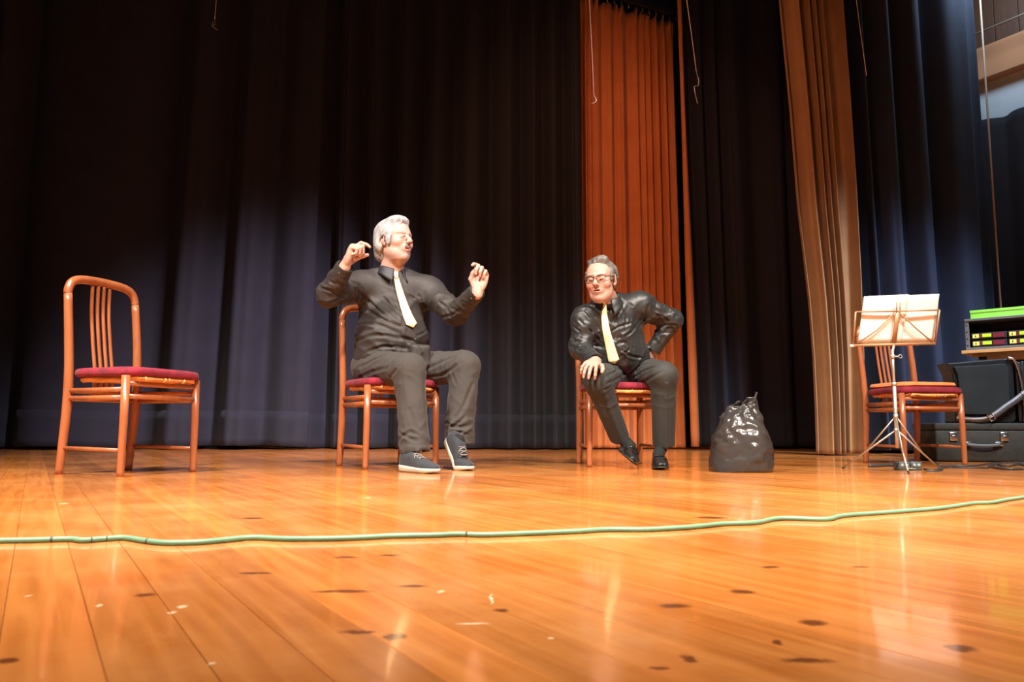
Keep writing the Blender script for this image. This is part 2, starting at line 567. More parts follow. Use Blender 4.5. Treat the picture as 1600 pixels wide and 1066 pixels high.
for k in range(-14, 15):
    o = bpy.data.objects.new('wall_board', bdm)
    COL.objects.link(o)
    o.location = WP + WD * (0.2 + k * 0.235) + WN * 0.01 + np.array([0, 0, 4.99])
    o.parent = cb
ctr = W(1600, 40, 7.6)
rodz = W(1582, 46, 7.75)
t = thing('ceiling_rod', 'thin grey metal rod with a dark bracket above the tan beam', 'rod', (0, 0, 0))
p0 = WP + WN * 0.30
MB().tube([p0 + WD * -1.5 + np.array([0, 0, 4.33]), p0 + WD * 3.0 + np.array([0, 0, 4.33])], 0.012, 8).build('tube', M['steel_dull'], t)
for dd in (0.55, 2.4):
    MB().box(p0 + WD * dd + np.array([0, 0, 4.27]) - WN * 0.04, (0.035, 0.05, 0.06), WM, 0.006).build('bracket', M['rack_black'], t)


# ------------------------------------------------------------------ curtains
def lerp_path(pts, s):
    P = np.array(pts, float)
    d = np.r_[0, np.cumsum(np.linalg.norm(np.diff(P, axis=0), axis=1))]
    d /= d[-1]
    return np.stack([np.interp(s, d, P[:, i]) for i in range(P.shape[1])], -1)


def smooth_rand(s, n, seed):
    rg = np.random.RandomState(seed)
    v = rg.rand(n + 3)
    x = s * n
    i = np.clip(x.astype(int), 0, n)
    f = x - i
    f = f * f * (3 - 2 * f)
    return v[i] * (1 - f) + v[i + 1] * f


def curtain_grid(bot, top, z0, z1, nf, amp_b, amp_t, seed, ns=None, nz=46, flat=0.5, pinch=0.0, hem_wave=0.0, warp=0.6):
    ns = ns or int(nf * 16)
    s = np.linspace(0, 1, ns)
    tt = np.linspace(0, 1, nz) ** 1.15
    G = np.zeros((nz, ns, 3))
    pb, pt = lerp_path(bot, s), lerp_path(top, s)
    tang = np.gradient(pb, axis=0)
    tang /= np.linalg.norm(tang, axis=1)[:, None]
    nor = np.stack([tang[:, 1], -tang[:, 0]], 1)       # towards the camera for left-to-right paths
    ph0 = 2 * np.pi * nf * (s + (smooth_rand(s, max(3, int(nf / 2)), seed) - 0.5) * warp / nf * 2)
    am = (1 - flat) + flat * smooth_rand(s, max(3, int(nf / 1.6)), seed + 5)
    for j, t in enumerate(tt):
        drift = (smooth_rand(s, max(3, int(nf / 2)), seed + 11) - 0.5) * 2.2 * (1 - t)
        ph = ph0 + drift
        amp = (amp_b * (1 - t) + amp_t * t) * am
        w = amp * (np.sin(ph) + 0.30 * np.sin(2 * ph + 1.1 + 2 * smooth_rand(s, 5, seed + 2))
                   + 0.05 * np.sin(3.1 * ph + 0.5))
        lat = 0.22 * amp * np.cos(ph * 1.0 + 0.6)
        if pinch:
            pk = max(0.0, (t - 0.955) / 0.045)
            w = w * (1 - 0.55 * pk * (1 - pk) * 4 * pinch) + pk * 0.012 * np.sin(ph0 * 2.7) + (0.02 * np.sin(ph0 * 1.9) if t > 0.985 else 0)
        base = pb * (1 - t) + pt * t
        G[j, :, 0] = base[:, 0] + nor[:, 0] * w + tang[:, 0] * lat
        G[j, :, 1] = base[:, 1] + nor[:, 1] * w + tang[:, 1] * lat
        zz = z0 + (z1 - z0) * t
        G[j, :, 2] = zz + (1 - t) ** 6 * hem_wave * (smooth_rand(s, max(4, int(nf)), seed + 20) - 0.3)
        if pinch and t > 0.97:
            G[j, :, 2] += 0.02 * np.sin(ph0 * 1.3)
    return G


def curtain(name, label, m, bot, top, z0, z1, nf, ab, at, seed, hem=0.0, **kw):
    G = curtain_grid(bot, top, z0, z1, nf, ab, at, seed, **kw)
    t = thing(name, label, 'curtain', (float(bot[0][0]), float(bot[0][1]), 0))
    off = np.array([bot[0][0], bot[0][1], 0])
    c = obj('cloth', grid_mesh('cloth', G - off), m, t)
    solidify(c, 0.006)
    if hem:
        zi = int(np.searchsorted(G[:, 0, 2], z0 + hem))
        H = G[:zi + 1].copy() - off
        ctr_ = np.array([0, -0.004, 0])
        h = obj('hem', grid_mesh('hem', H + ctr_), m, c)
        solidify(h, 0.005)
    return t, G


def bx(px, Y):
    return W(px, 690, Y)[0]


# backdrop, two navy panels
curtain('backdrop_curtain', 'near-black navy backdrop curtain hanging behind the empty red-seated chair', M['navy'],
        [(-7.2, 6.85), (-4.6, 7.1), (-3.6, 7.22), (bx(482, 7.5), 7.5)], [(-7.2, 6.85), (-4.6, 7.1), (-3.4, 7.26), (bx(482, 7.5) + .05, 7.52)],
        0.022, 5.5, 9, 0.15, 0.12, 21, hem=0.26, flat=0.85, warp=0.9, ns=420, hem_wave=0.03)
curtain('backdrop_curtain', 'near-black navy backdrop curtain hanging behind the white-haired man', M['navy'],
        [(bx(455, 7.78), 7.78), (bx(914, 7.86), 7.86)], [(bx(455, 7.78), 7.78), (bx(914, 7.86) - .02, 7.86)],
        0.012, 5.5, 9, 0.12, 0.10, 33, hem=0.26, flat=0.6, warp=0.7, ns=460)
# far orange wing curtain on its own rail
oz = 4.98
o1a, o1b = W(911, 0, 8.08)[0], W(1056, 34, 8.50)[0]
curtain('wing_curtain', 'burnt orange gathered curtain with ruffled heading behind the man with glasses', M['orange_cloth'],
        [(bx(900, 8.12), 8.12), (bx(1072, 8.42), 8.42)], [(o1a - .1, 8.05), (o1b, 8.66)],
        0.012, oz, 11, 0.075, 0.065, 47, flat=0.75, warp=1.0, pinch=1.0, ns=420, nz=70)
t = thing('curtain_rail', 'dark metal curtain rail above the ruffled orange curtain', 'rail', (0, 0, 0))
MB().box(((o1a + o1b) / 2, 8.36, oz + 0.11), (0.95, 0.02, 0.03),
         np.array(Matrix.Rotation(math.atan2(0.61, o1b - o1a + .1), 3, 'Z')), 0.004).build('track', M['rack_black'], t)
for k in range(14):
    f = (k + 0.5) / 14
    MB().box((o1a - .1 + (o1b - o1a + .1) * f, 8.05 + .61 * f, oz + 0.055), (0.006, 0.006, 0.028)).build('hook', M['steel_dull'], t)
# dark wing curtain with a turned orange edge
eb, et = bx(1084, 8.2), W(1059, 0, 8.2)[0]
tD, GD = curtain('wing_curtain', 'black wing curtain with a narrow orange edge behind the plastic bag', M['navy'],
                 [(eb + 0.02, 8.22), (bx(1300, 8.6), 8.60)], [(et + 0.03, 8.22), (bx(1300, 8.6), 8.60)],
                 0.03, 5.6, 5, 0.11, 0.10, 55, flat=0.5, warp=0.6, ns=260)
tt = np.linspace(0, 1, 40)
E_ = np.zeros((40, 5, 3))
for j, q in enumerate(tt):
    w = 0.085 * (1 - q) + 0.035 * q + 0.012 * math.sin(q * 7)
    x = eb * (1 - q) + et * q * 1.0 + 0.0
    x = np.interp(q * 5.6, [0, 4.9, 5.6], [eb, et, et - .01])
    for c in range(5):
        E_[j, c] = (x - w / 2 + w * c / 4, 8.13 - 0.03 * math.sin(math.pi * c / 4), 0.03 + 5.57 * q)
ed = obj('turned_edge', grid_mesh('turned_edge', E_ - np.array([tD.location.x, tD.location.y, 0])), M['orange_cloth'], tD)
ed['label'] = 'narrow orange lining turned over at the curtain edge'
solidify(ed, 0.008)
# near orange-tan curtain (front leg)
zt = 5.4


def ox(px, py, Y):
    return W(px, py, Y)[0], W(px, py, Y)[2]


G = curtain_grid([(0, 6.42), (1, 6.50)], [(0, 6.42), (1, 6.50)], 0.008, zt, 5, 0.095, 0.08, 68, ns=260, nz=70, flat=0.45, warp=1.0, hem_wave=0.02)
lz = [(ox(p, y, 6.42)) for p, y in ((1281, 705), (1279, 640), (1275, 560), (1268, 470), (1250, 320), (1238, 170), (1221, 0))]
rz_ = [(ox(p, y, 6.50)) for p, y in ((1347, 705), (1345, 560), (1341, 440), (1333, 280), (1323, 130), (1313, 0))]
lz, rz_ = np.array(lz), np.array(rz_)
lx = np.interp(G[:, 0, 2], lz[:, 1], lz[:, 0])
rx = np.interp(G[:, 0, 2], rz_[:, 1], rz_[:, 0])
G[:, :, 0] = lx[:, None] + np.clip(G[:, :, 0], -.05, 1.05) * (rx - lx)[:, None]
t = thing('wing_curtain', 'orange and tan pleated curtain reaching the floor beside the music stand', 'curtain', (2.6, 6.45, 0))
c = obj('cloth', grid_mesh('cloth', G - np.array([2.6, 6.45, 0])), M['tan_cloth'], t)
solidify(c, 0.006)
# blue curtain on the right
pl = W(1563, 470, 7.15)
curtain('wing_curtain', 'dark blue curtain with wide folds hanging behind the music stand', M['navy_blue'],
        [(bx(1322, 6.95), 6.95), (pl[0] - .03, 7.15)], [(bx(1322, 6.95) - .12, 6.95), (pl[0] - .03, 7.15)],
        0.03, 5.6, 5, 0.15, 0.14, 74, flat=0.4, warp=0.6, ns=260)
t = thing('upright_pole', 'slim tan upright pole at the edge of the dark blue curtain', 'pole', (pl[0], 7.15, 0))
MB().tube([(0, 0, 0), (0, 0, 5.6)], 0.009, 10).build('tube', M['pole'], t)
MB().lathe([(0.0, 0.012), (0.07, 0.012), (0.075, 0.0), (0.0, 0.0)][::-1], n=16).build('foot_plate', M['rack_black'], t)
# black masking curtain under the pale wall
pA, pB = WP + WN * 0.06 + WD * -2.2, WP + WN * 0.06 + WD * 3.2
curtain('masking_curtain', 'black masking curtain hanging below the pale blue wall strip', M['navy'],
        [(pB[0], pB[1]), (pA[0], pA[1])], [(pB[0], pB[1]), (pA[0], pA[1])], 0.01, 3.47, 16, 0.05, 0.05, 91, ns=260)
d = bpy.data.lights.new('wing_lamp', 'AREA'); d.energy = 24; d.color = (0.62, 0.80, 1.0); d.size = 0.5
wl = bpy.data.objects.new('wing_lamp', d); COL.objects.link(wl)
wl.location = WP + WN * 1.1 + WD * 0.9 + np.array([0, 0, 4.9])
wl.rotation_euler = (Vector(WP + WD * 1.6 + np.array([0, 0, 3.8])) - wl.location).to_track_quat('-Z', 'Y').to_euler()


# ================================================================== CHAIRS
def rounded_pad(hw_f, hw_r, y0, y1, z0, z1, dome=0.012, n=40, seed=1, sag=0.004):
    """trapezoid seat pad with round corners"""
    rg = np.random.RandomState(seed)
    out = []
    for k in range(n):
        an = 2 * math.pi * k / n
        c, s = math.cos(an), math.sin(an)
        e = 0.38
        u = math.copysign(abs(c) ** e, c)
        v = math.copysign(abs(s) ** e, s)
        y = (y0 + y1) / 2 + v * (y1 - y0) / 2
        hw = hw_r + (hw_f - hw_r) * (y - y0) / (y1 - y0)
        out.append((u * hw, y))
    out = np.array(out)
    cen = np.array([0, (y0 + y1) / 2])
    h = z1 - z0
    rings = []
    wob = np.convolve(np.r_[rg.rand(n), rg.rand(4)], np.ones(5) / 5, 'valid') - 0.5
    for sc, z in ((0.0, z0 + .004), (0.6, z0 + .002), (0.94, z0), (0.985, z0 + h * .12), (1.0, z0 + h * .35), (1.0, z0 + h * .6), (0.985, z0 + h * .85),
                  (0.95, z1), (0.85, z1 + dome * .4), (0.6, z1 + dome * .8), (0.3, z1 + dome), (0.0, z1 + dome)):
        p = cen + (out - cen) * sc
        zz = z + (wob * 2 * sag if sc > .9 and z < z1 else 0)
        rings.append(np.c_[p, np.full(n, z) + (zz - z)])
    return np.array(rings)


CD = dict(wf=.206, wr=.188, d=.382)
SEAT_TOP = 0.482


def make_chair(label, pos, ang, seed, group=None):
    t = thing('dining_chair', label, 'chair', (pos[0], pos[1], 0), R(ang - 90), group)
    wf, wr, d = CD['wf'], CD['wr'], CD['d']
    wood = M['chair_wood']
    for s in (1, -1):
        MB().tube([(s * wf, d / 2, 0), (s * wf, d / 2, 0.02), (s * (wf - .002), d / 2, .25), (s * (wf - .004), d / 2 - .004, .437)],
                  [.0145, .0155, .0175, .0185], 12).build('leg', wood, t)
        post = smooth_path([(s * wr, -d / 2 - .012, 0), (s * wr, -d / 2 - .002, .12), (s * wr, -d / 2 + .010, .30), (s * wr, -d / 2 + .008, .46),
                            (s * (wr + .002), -d / 2 - .008, .64), (s * wr, -d / 2 - .032, .826)], 5)
        MB().tube(post, list(np.interp(np.linspace(0, 1, len(post)), [0, .1, .45, 1], [.016, .018, .021, .0185])), 12).build('leg', wood, t)
        MB().tube([(s * wr, -d / 2 - .0315, .823), (s * wr, -d / 2 - .0325, .826)], .0190, 12).build('joint_band', M['joint'], t)
    yb = -d / 2 - .033
    arch = [(wr, yb, .826), (wr - .003, yb - .002, .85), (wr - .02, yb - .005, .882), (wr - .055, yb - .009, .900), (wr - .11, yb - .014, .908), (0, yb - .020, .911)]
    arch = arch + [(-x, y, z) for x, y, z in arch[-2::-1]]
    ap = smooth_path(arch, 5)
    MB().tube(ap, list(np.interp(np.linspace(0, 1, len(ap)), [0, .12, .5, .88, 1], [.0187, .0195, .0215, .0195, .0187])), 12).build('back_arch', wood, t)
    for x in (-.048, -.016, .016, .048):
        sp = smooth_path([(x, -d / 2 + .004, .335), (x, -d / 2 + .004, .45), (x, -d / 2 - .022, .60), (x, -d / 2 - .046, .76), (x, yb - .018, .905)], 5)
        MB().tube(sp, .0078, 8, sq=((1, 0, 0), 1.15)).build('back_slat', wood, t)
    # rails: front two, back two, sides two each, low stretchers
    def bar(nm, a, b, r, sqz=1.35):
        MB().tube([a, ((np.array(a) + np.array(b)) / 2), b], r, 10, sq=((0, 0, 1), sqz)).build(nm, wood, t)
    for z, r in ((.402, .0085), (.346, .0085)):
        bar('rail', (wf, d / 2, z), (-wf, d / 2, z), r)
    for z in (.375, .340):
        bar('rail', (wr, -d / 2 + .01, z), (-wr, -d / 2 + .01, z), .0085)
        for s in (1, -1):
            bar('rail', (s * wf, d / 2, z), (s * wr, -d / 2 + .01, z), .0085)
    for s in (1, -1):
        bar('stretcher', (s * wf, d / 2, .112), (s * wr, -d / 2 - .002, .118), .008, 1.1)
    G = rounded_pad(.226, .205, -d / 2 + .012, d / 2 + .045, .436, .474, dome=.008, seed=seed)
    sm = grid_mesh('seat', G, closed=True)
    seat = obj('seat', sm, M['velvet'], t)
    # ragged orange lining under the pad
    n = 60
    rg = np.random.RandomState(seed + 3)
    Gl = rounded_pad(.205, .185, -d / 2 + .03, d / 2 + .036, .424, .437, dome=.0, n=n, seed=seed, sag=.012)
    Gl = Gl[:9]
    Gl[2:5, :, 2] -= (rg.rand(n) ** 2 * .012)[None, :] * np.array([.4, 1, .6])[:, None]
    obj('seat_lining', grid_mesh('seat_lining', Gl, closed=True), M['lining'], seat)['label'] = 'ragged orange lining under the seat'
    for k in range(5):
        x = rg.uniform(-.17, .17)
        y = d / 2 + .04
        MB().tube([(x, y, .432), (x + rg.uniform(-.01, .01), y + .004, .422), (x + rg.uniform(-.012, .02), y + .002, .414)], [.004, .003, .0012], 5).build('torn_thread', M['lining'], seat)
    return t


CH = [((-1.777, 3.618), -22.1), ((-0.692, 4.307), -55.6), ((0.621, 4.574), -84.0), ((2.524, 4.907), -79.1)]
make_chair('empty wooden chair with arched slatted back and bare red velvet seat', CH[0][0], CH[0][1], 1, 'red-seated wooden chairs on the stage')
make_chair('wooden chair with red velvet seat under the white-haired man', CH[1][0], CH[1][1], 2, 'red-seated wooden chairs on the stage')
make_chair('wooden chair with red velvet seat under the man with glasses', CH[2][0], CH[2][1], 3, 'red-seated wooden chairs on the stage')
make_chair('wooden chair with red velvet seat under a loose orange cushion', CH[3][0], CH[3][1], 4, 'red-seated wooden chairs on the stage')
# loose cushion on the last chair
t = thing('seat_cushion', 'flat orange cushion lying on the chair behind the music stand', 'cushion', (CH[3][0][0], CH[3][0][1], 0), R(CH[3][1] - 90))
G = rounded_pad(.205, .20, -.16, .205, .478, .505, dome=.006, seed=9, sag=.006)
pad = obj('pad', grid_mesh('pad', G, closed=True), M['cushion'], t)
MB().tube([(x, y, z) for x, y, z in G[4]] + [tuple(G[4][0])], .0035, 6).build('piping', M['cushion'], pad)


# ================================================================== IMPLICIT SURFACES (people, shoes)
def hash3(ix, iy, iz):
    h = (ix * 374761393 + iy * 668265263 + iz * 1274126177) & 0xFFFFFFFF
    h = ((h ^ (h >> 13)) * 1103515245) & 0xFFFFFFFF
    h = h ^ (h >> 16)
    return (h & 0xFFFF) / 65535.0


def vnoise(P):
    i = np.floor(P).astype(np.int64)
    f = P - i
    f = f * f * (3 - 2 * f)
    out = 0
    for dx in (0, 1):
        wx = f[..., 0] if dx else 1 - f[..., 0]
        for dy in (0, 1):
            wy = f[..., 1] if dy else 1 - f[..., 1]
            for dz in (0, 1):
                wz = f[..., 2] if dz else 1 - f[..., 2]
                out = out + wx * wy * wz * hash3(i[..., 0] + dx, i[..., 1] + dy, i[..., 2] + dz)
    return out


def ridged(P):
    return 1 - np.abs(2 * vnoise(P) - 1)


class Shape:
    def __init__(self):
        self.ops = []
        self.disp = None
        self.cut = []

    def rc(self, a, b, r1, r2, k=0.02, op='u', sq=None):
        """round cone from a to b; sq = (axis, factor): thickness along axis times factor"""
        a, b = np.array(a, float), np.array(b, float)
        if sq is not None:
            ax, q = nrm(sq[0]), sq[1]
            c0 = (a + b) / 2
            S = np.eye(3) + (1 / q - 1) * np.outer(ax, ax)
            a2, b2 = S @ (a - c0), S @ (b - c0)
            mn = min(1.0, q)
        else:
            c0, S, a2, b2, mn = np.zeros(3), None, a, b, 1.0
        ba = b2 - a2
        l2 = ba @ ba + 1e-12

        def fn(P):
            if S is not None:
                P = (P - c0) @ S.T
            pa = P - a2
            h = np.clip((pa @ ba) / l2, 0, 1)
            q_ = pa - h[..., None] * ba
            return (np.sqrt((q_ * q_).sum(-1)) - (r1 + (r2 - r1) * h)) * mn
        self.ops.append((fn, k, op))
        return self

    def el(self, c, r, M3=None, k=0.02, op='u'):
        c, r = np.array(c, float), np.array(r, float)
        Mt = np.eye(3) if M3 is None else np.array(M3)

        def fn(P):
            q = (P - c) @ Mt
            k0 = np.sqrt(((q / r) ** 2).sum(-1))
            k1 = np.sqrt(((q / r ** 2) ** 2).sum(-1)) + 1e-9
            return k0 * (k0 - 1) / k1
        self.ops.append((fn, k, op))
        return self

    def bx(self, c, h, M3=None, rd=0.005, k=0.01, op='u'):
        c, h = np.array(c, float), np.array(h, float) - rd
        Mt = np.eye(3) if M3 is None else np.array(M3)

        def fn(P):
            q = np.abs((P - c) @ Mt) - h
            return np.sqrt((np.maximum(q, 0) ** 2).sum(-1)) + np.minimum(q.max(-1), 0) - rd
        self.ops.append((fn, k, op))
        return self

    def half(self, c, n, k=0.004):
        """cut away the side the normal points to"""
        c, n = np.array(c, float), nrm(n)

        def fn(P):
            return -((P - c) @ n)
        self.ops.append((fn, k, 's'))
        return self

    def half_local(self, c, n, rad, k=0.004):
        """cut by a plane, only within rad of c"""
        c, n = np.array(c, float), nrm(n)

        def fn(P):
            q = P - c
            return np.maximum(-(q @ n), np.sqrt((q * q).sum(-1)) - rad)
        self.ops.append((fn, k, 's'))
        return self

    @staticmethod
    def comb(D, d, k, op):
        if op == 'u':
            if k <= 0:
                return np.minimum(D, d)
            h = np.maximum(k - np.abs(D - d), 0) / k
            return np.minimum(D, d) - h * h * k * 0.25
        d = -d
        if k <= 0:
            return np.maximum(D, d)
        h = np.maximum(k - np.abs(D - d), 0) / k
        return np.maximum(D, d) + h * h * k * 0.25

    def ev(self, P, disp=True):
        D = np.full(P.shape[:-1], 1.0)
        for fn, k, op in self.ops:
            D = self.comb(D, fn(P), k, op)
        if disp and self.disp is not None:
            D = D + self.disp(P)
        return D

    def mesh(self, lo, hi, h, n=16):
        lo = np.array(lo, float)
        nb = np.ceil((np.array(hi) - lo) / (h * n)).astype(int)
        g = np.stack(np.meshgrid(*[np.arange(q) for q in nb], indexing='ij'), -1).reshape(-1, 3)
        C = lo + (g + 0.5) * n * h
        hd = 0.5 * n * h * math.sqrt(3)
        keep = np.abs(self.ev(C, False)) < hd * 1.5 + 0.02
        g, C = g[keep], C[keep]
        ax = np.arange(n + 1)
        o = np.stack(np.meshgrid(ax, ax, ax, indexing='ij'), -1).reshape(-1, 3)
        m = n + 1
        P = (lo + (g[:, None, :] * n + o[None]) * h).astype(np.float32)
        D = np.full(P.shape[:2], 1.0, np.float32)
        for fn, k, op in self.ops:
            sel = fn(C) < hd * 1.5 + k + 2 * h
            if not sel.any():
                continue
            D[sel] = self.comb(D[sel], fn(P[sel]), k, op)
        if self.disp is not None:
            near = (np.abs(D) < 0.03)
            D[near] += self.disp(P[near].astype(float))
        D = D.reshape(-1, m, m, m)
        B = len(g)
        # cells
        cs = [D[:, i:i + n, j:j + n, k:k + n] for i in (0, 1) for j in (0, 1) for k in (0, 1)]
        neg = sum((c < 0).astype(np.int8) for c in cs)
        act = (neg > 0) & (neg < 8)
        bi, ci, cj, ck = np.nonzero(act)
        corner = np.stack([c[bi, ci, cj, ck] for c in cs], 1)
        offs = np.array([(i, j, k) for i in (0, 1) for j in (0, 1) for k in (0, 1)], float)
        acc = np.zeros((len(bi), 3)); cnt = np.zeros(len(bi))
        for a in range(8):
            for b in range(a + 1, 8):
                if np.abs(offs[a] - offs[b]).sum() != 1:
                    continue
                da, db = corner[:, a], corner[:, b]
                x = (da < 0) != (db < 0)
                tt_ = np.where(x, da / np.where(x, da - db, 1), 0)
                p = offs[a] + tt_[:, None] * (offs[b] - offs[a])
                acc += np.where(x[:, None], p, 0)
                cnt += x
        gi = g[bi] * n + np.stack([ci, cj, ck], 1)
        V = lo + (gi + acc / cnt[:, None]) * h
        dim = nb * n + 2
        key = (gi[:, 0] * dim[1] + gi[:, 1]) * dim[2] + gi[:, 2]
        order = np.argsort(key)
        skey = key[order]
        F = []
        for axis in range(3):
            a0 = D[:, :n, :n, :n]
            sl = [slice(0, n)] * 3
            sl[axis] = slice(1, n + 1)
            a1 = D[:, sl[0], sl[1], sl[2]]
            x = (a0 < 0) != (a1 < 0)
            b_, i_, j_, k_ = np.nonzero(x)
            s0 = a0[b_, i_, j_, k_] < 0
            e = g[b_] * n + np.stack([i_, j_, k_], 1)
            u, v = (axis + 1) % 3, (axis + 2) % 3
            quad = []
            ok = np.ones(len(e), bool)
            for du, dv in ((0, 0), (-1, 0), (-1, -1), (0, -1)):
                q = e.copy()
                q[:, u] += du
                q[:, v] += dv
                kk = (q[:, 0] * dim[1] + q[:, 1]) * dim[2] + q[:, 2]
                pos = np.clip(np.searchsorted(skey, kk), 0, len(skey) - 1)
                ok &= skey[pos] == kk
                quad.append(order[pos])
            Q = np.stack(quad, 1)
            Q[~s0] = Q[~s0][:, ::-1]
            F.append(Q[ok])
        return V, np.concatenate(F)

    def trace(self, px, py, off=0.0, start=1.5):
        d = ray(px, py)
        d = d / np.linalg.norm(d)
        o = np.array([0, 0, CAM_H])
        t_ = start
        for _ in range(120):
            s = float(self.ev((o + d * t_)[None], True)[0])
            if s < 0.0008:
                break
            t_ += s * 0.7
            if t_ > 9:
                break
        return o + d * (t_ - off)

    def trace_many(self, pix, start=3.0):
        D_ = np.array([ray(p[0], p[1]) for p in pix])
        D_ /= np.linalg.norm(D_, axis=1)[:, None]
        o = np.array([0, 0, CAM_H])
        t_ = np.full(len(D_), start)
        for _ in range(60):
            s = self.ev(o + D_ * t_[:, None], True)
            t_ = np.minimum(t_ + np.where(s > .0006, s * .8, 0), 9)
        P = o + D_ * t_[:, None]
        return P[t_ < 7] if (t_ < 7).sum() > 2 else P

    def grad(self, p):
        p = np.array(p, float)
        e = 0.003
        Q = np.array([p + e * v for v in np.eye(3)] + [p - e * v for v in np.eye(3)])
        q = self.ev(Q, False)
        return nrm(q[:3] - q[3:])


def frame(f, up=(0, 0, 1), tilt=0.0):
    """columns: x = his left, y = forward, z = up"""
    f = nrm(f)
    x = nrm(np.cross(np.array(up, float), f)) * -1.0
    x = nrm(np.cross(f, np.array(up, float)))
    z = np.cross(x, f)
    if tilt:
        c, s = math.cos(tilt), math.sin(tilt)
        x, z = c * x + s * z, -s * x + c * z
    return np.stack([x, f, z], 1)


def set_colors(me, C):
    at = me.color_attributes.new('Col', 'FLOAT_COLOR', 'POINT')
    at.data.foreach_set('color', np.c_[C, np.ones(len(C))].astype(np.float32).ravel())


def limb_folds(P, a, b, c, spread, wl, amp, seed=0.0, skew=0.5):
    a, b = np.array(a), np.array(b)
    ax = b - a
    L = np.linalg.norm(ax)
    ax = ax / L
    rel = P - a
    t_ = rel @ ax
    perp = rel - t_[..., None] * ax
    r = np.sqrt((perp ** 2).sum(-1))
    u = nrm(np.cross(ax, (0.3, 0.2, 1.0)))
    side = perp @ u
    wgt = np.exp(-((t_ - c * L) / spread) ** 2) * (r < 0.16)
    n_ = vnoise(P * 9 + seed)
    v = np.cross(ax, u)
    ang = np.arctan2(perp @ v, side)
    sk = skew * 0.030 * np.sin(ang + seed)
    x_ = (t_ + sk) / wl + 1.1 * n_
    c1 = ridged(np.stack([x_ * 1.15, np.cos(ang) * .9 + seed, np.sin(ang) * .9 + seed * 1.7], -1))
    c2 = ridged(np.stack([(t_ - 1.6 * sk) / wl * 1.5 + seed * 3, np.cos(ang) * 1.3 + seed, np.sin(ang) * 1.3], -1))
    return amp * wgt * (0.55 - c1 ** 3 * 1.1 - 0.5 * c2 ** 4)


def creases(S, lst):
    """folds drawn over the cloth: (pixel path, depth, width); depth > 0 pulls in, < 0 raises"""
    C = []
    for path, A_, w_ in lst:
        P3 = S.trace_many(smooth_path([np.array(p, float) for p in path], 5))
        C.append((P3, A_, w_, P3.min(0) - 4 * w_, P3.max(0) + 4 * w_))

    def fn(P):
        out = np.zeros(P.shape[:-1])
        for P3, A_, w_, lo, hi in C:
            m = ((P > lo) & (P < hi)).all(-1)
            if not m.any():
                continue
            Q = P[m]
            best = np.full(len(Q), 9.0)
            tb = np.zeros(len(Q))
            n = len(P3) - 1
            for i in range(n):
                a, b = P3[i], P3[i + 1]
                ba = b - a
                h = np.clip(((Q - a) @ ba) / (ba @ ba + 1e-12), 0, 1)
                d = np.sqrt((((Q - a) - h[:, None] * ba) ** 2).sum(-1))
                up = d < best
                best = np.where(up, d, best)
                tb = np.where(up, (i + h) / n, tb)
            e = np.exp(-(best / w_) ** 2) - .45 * np.exp(-((best - 2.1 * w_) / w_) ** 2)
            out[m] += 1.15 * A_ * e * np.sin(np.pi * np.clip(tb * .9 + .08, 0, 1)) ** .6
        return out
    return fn


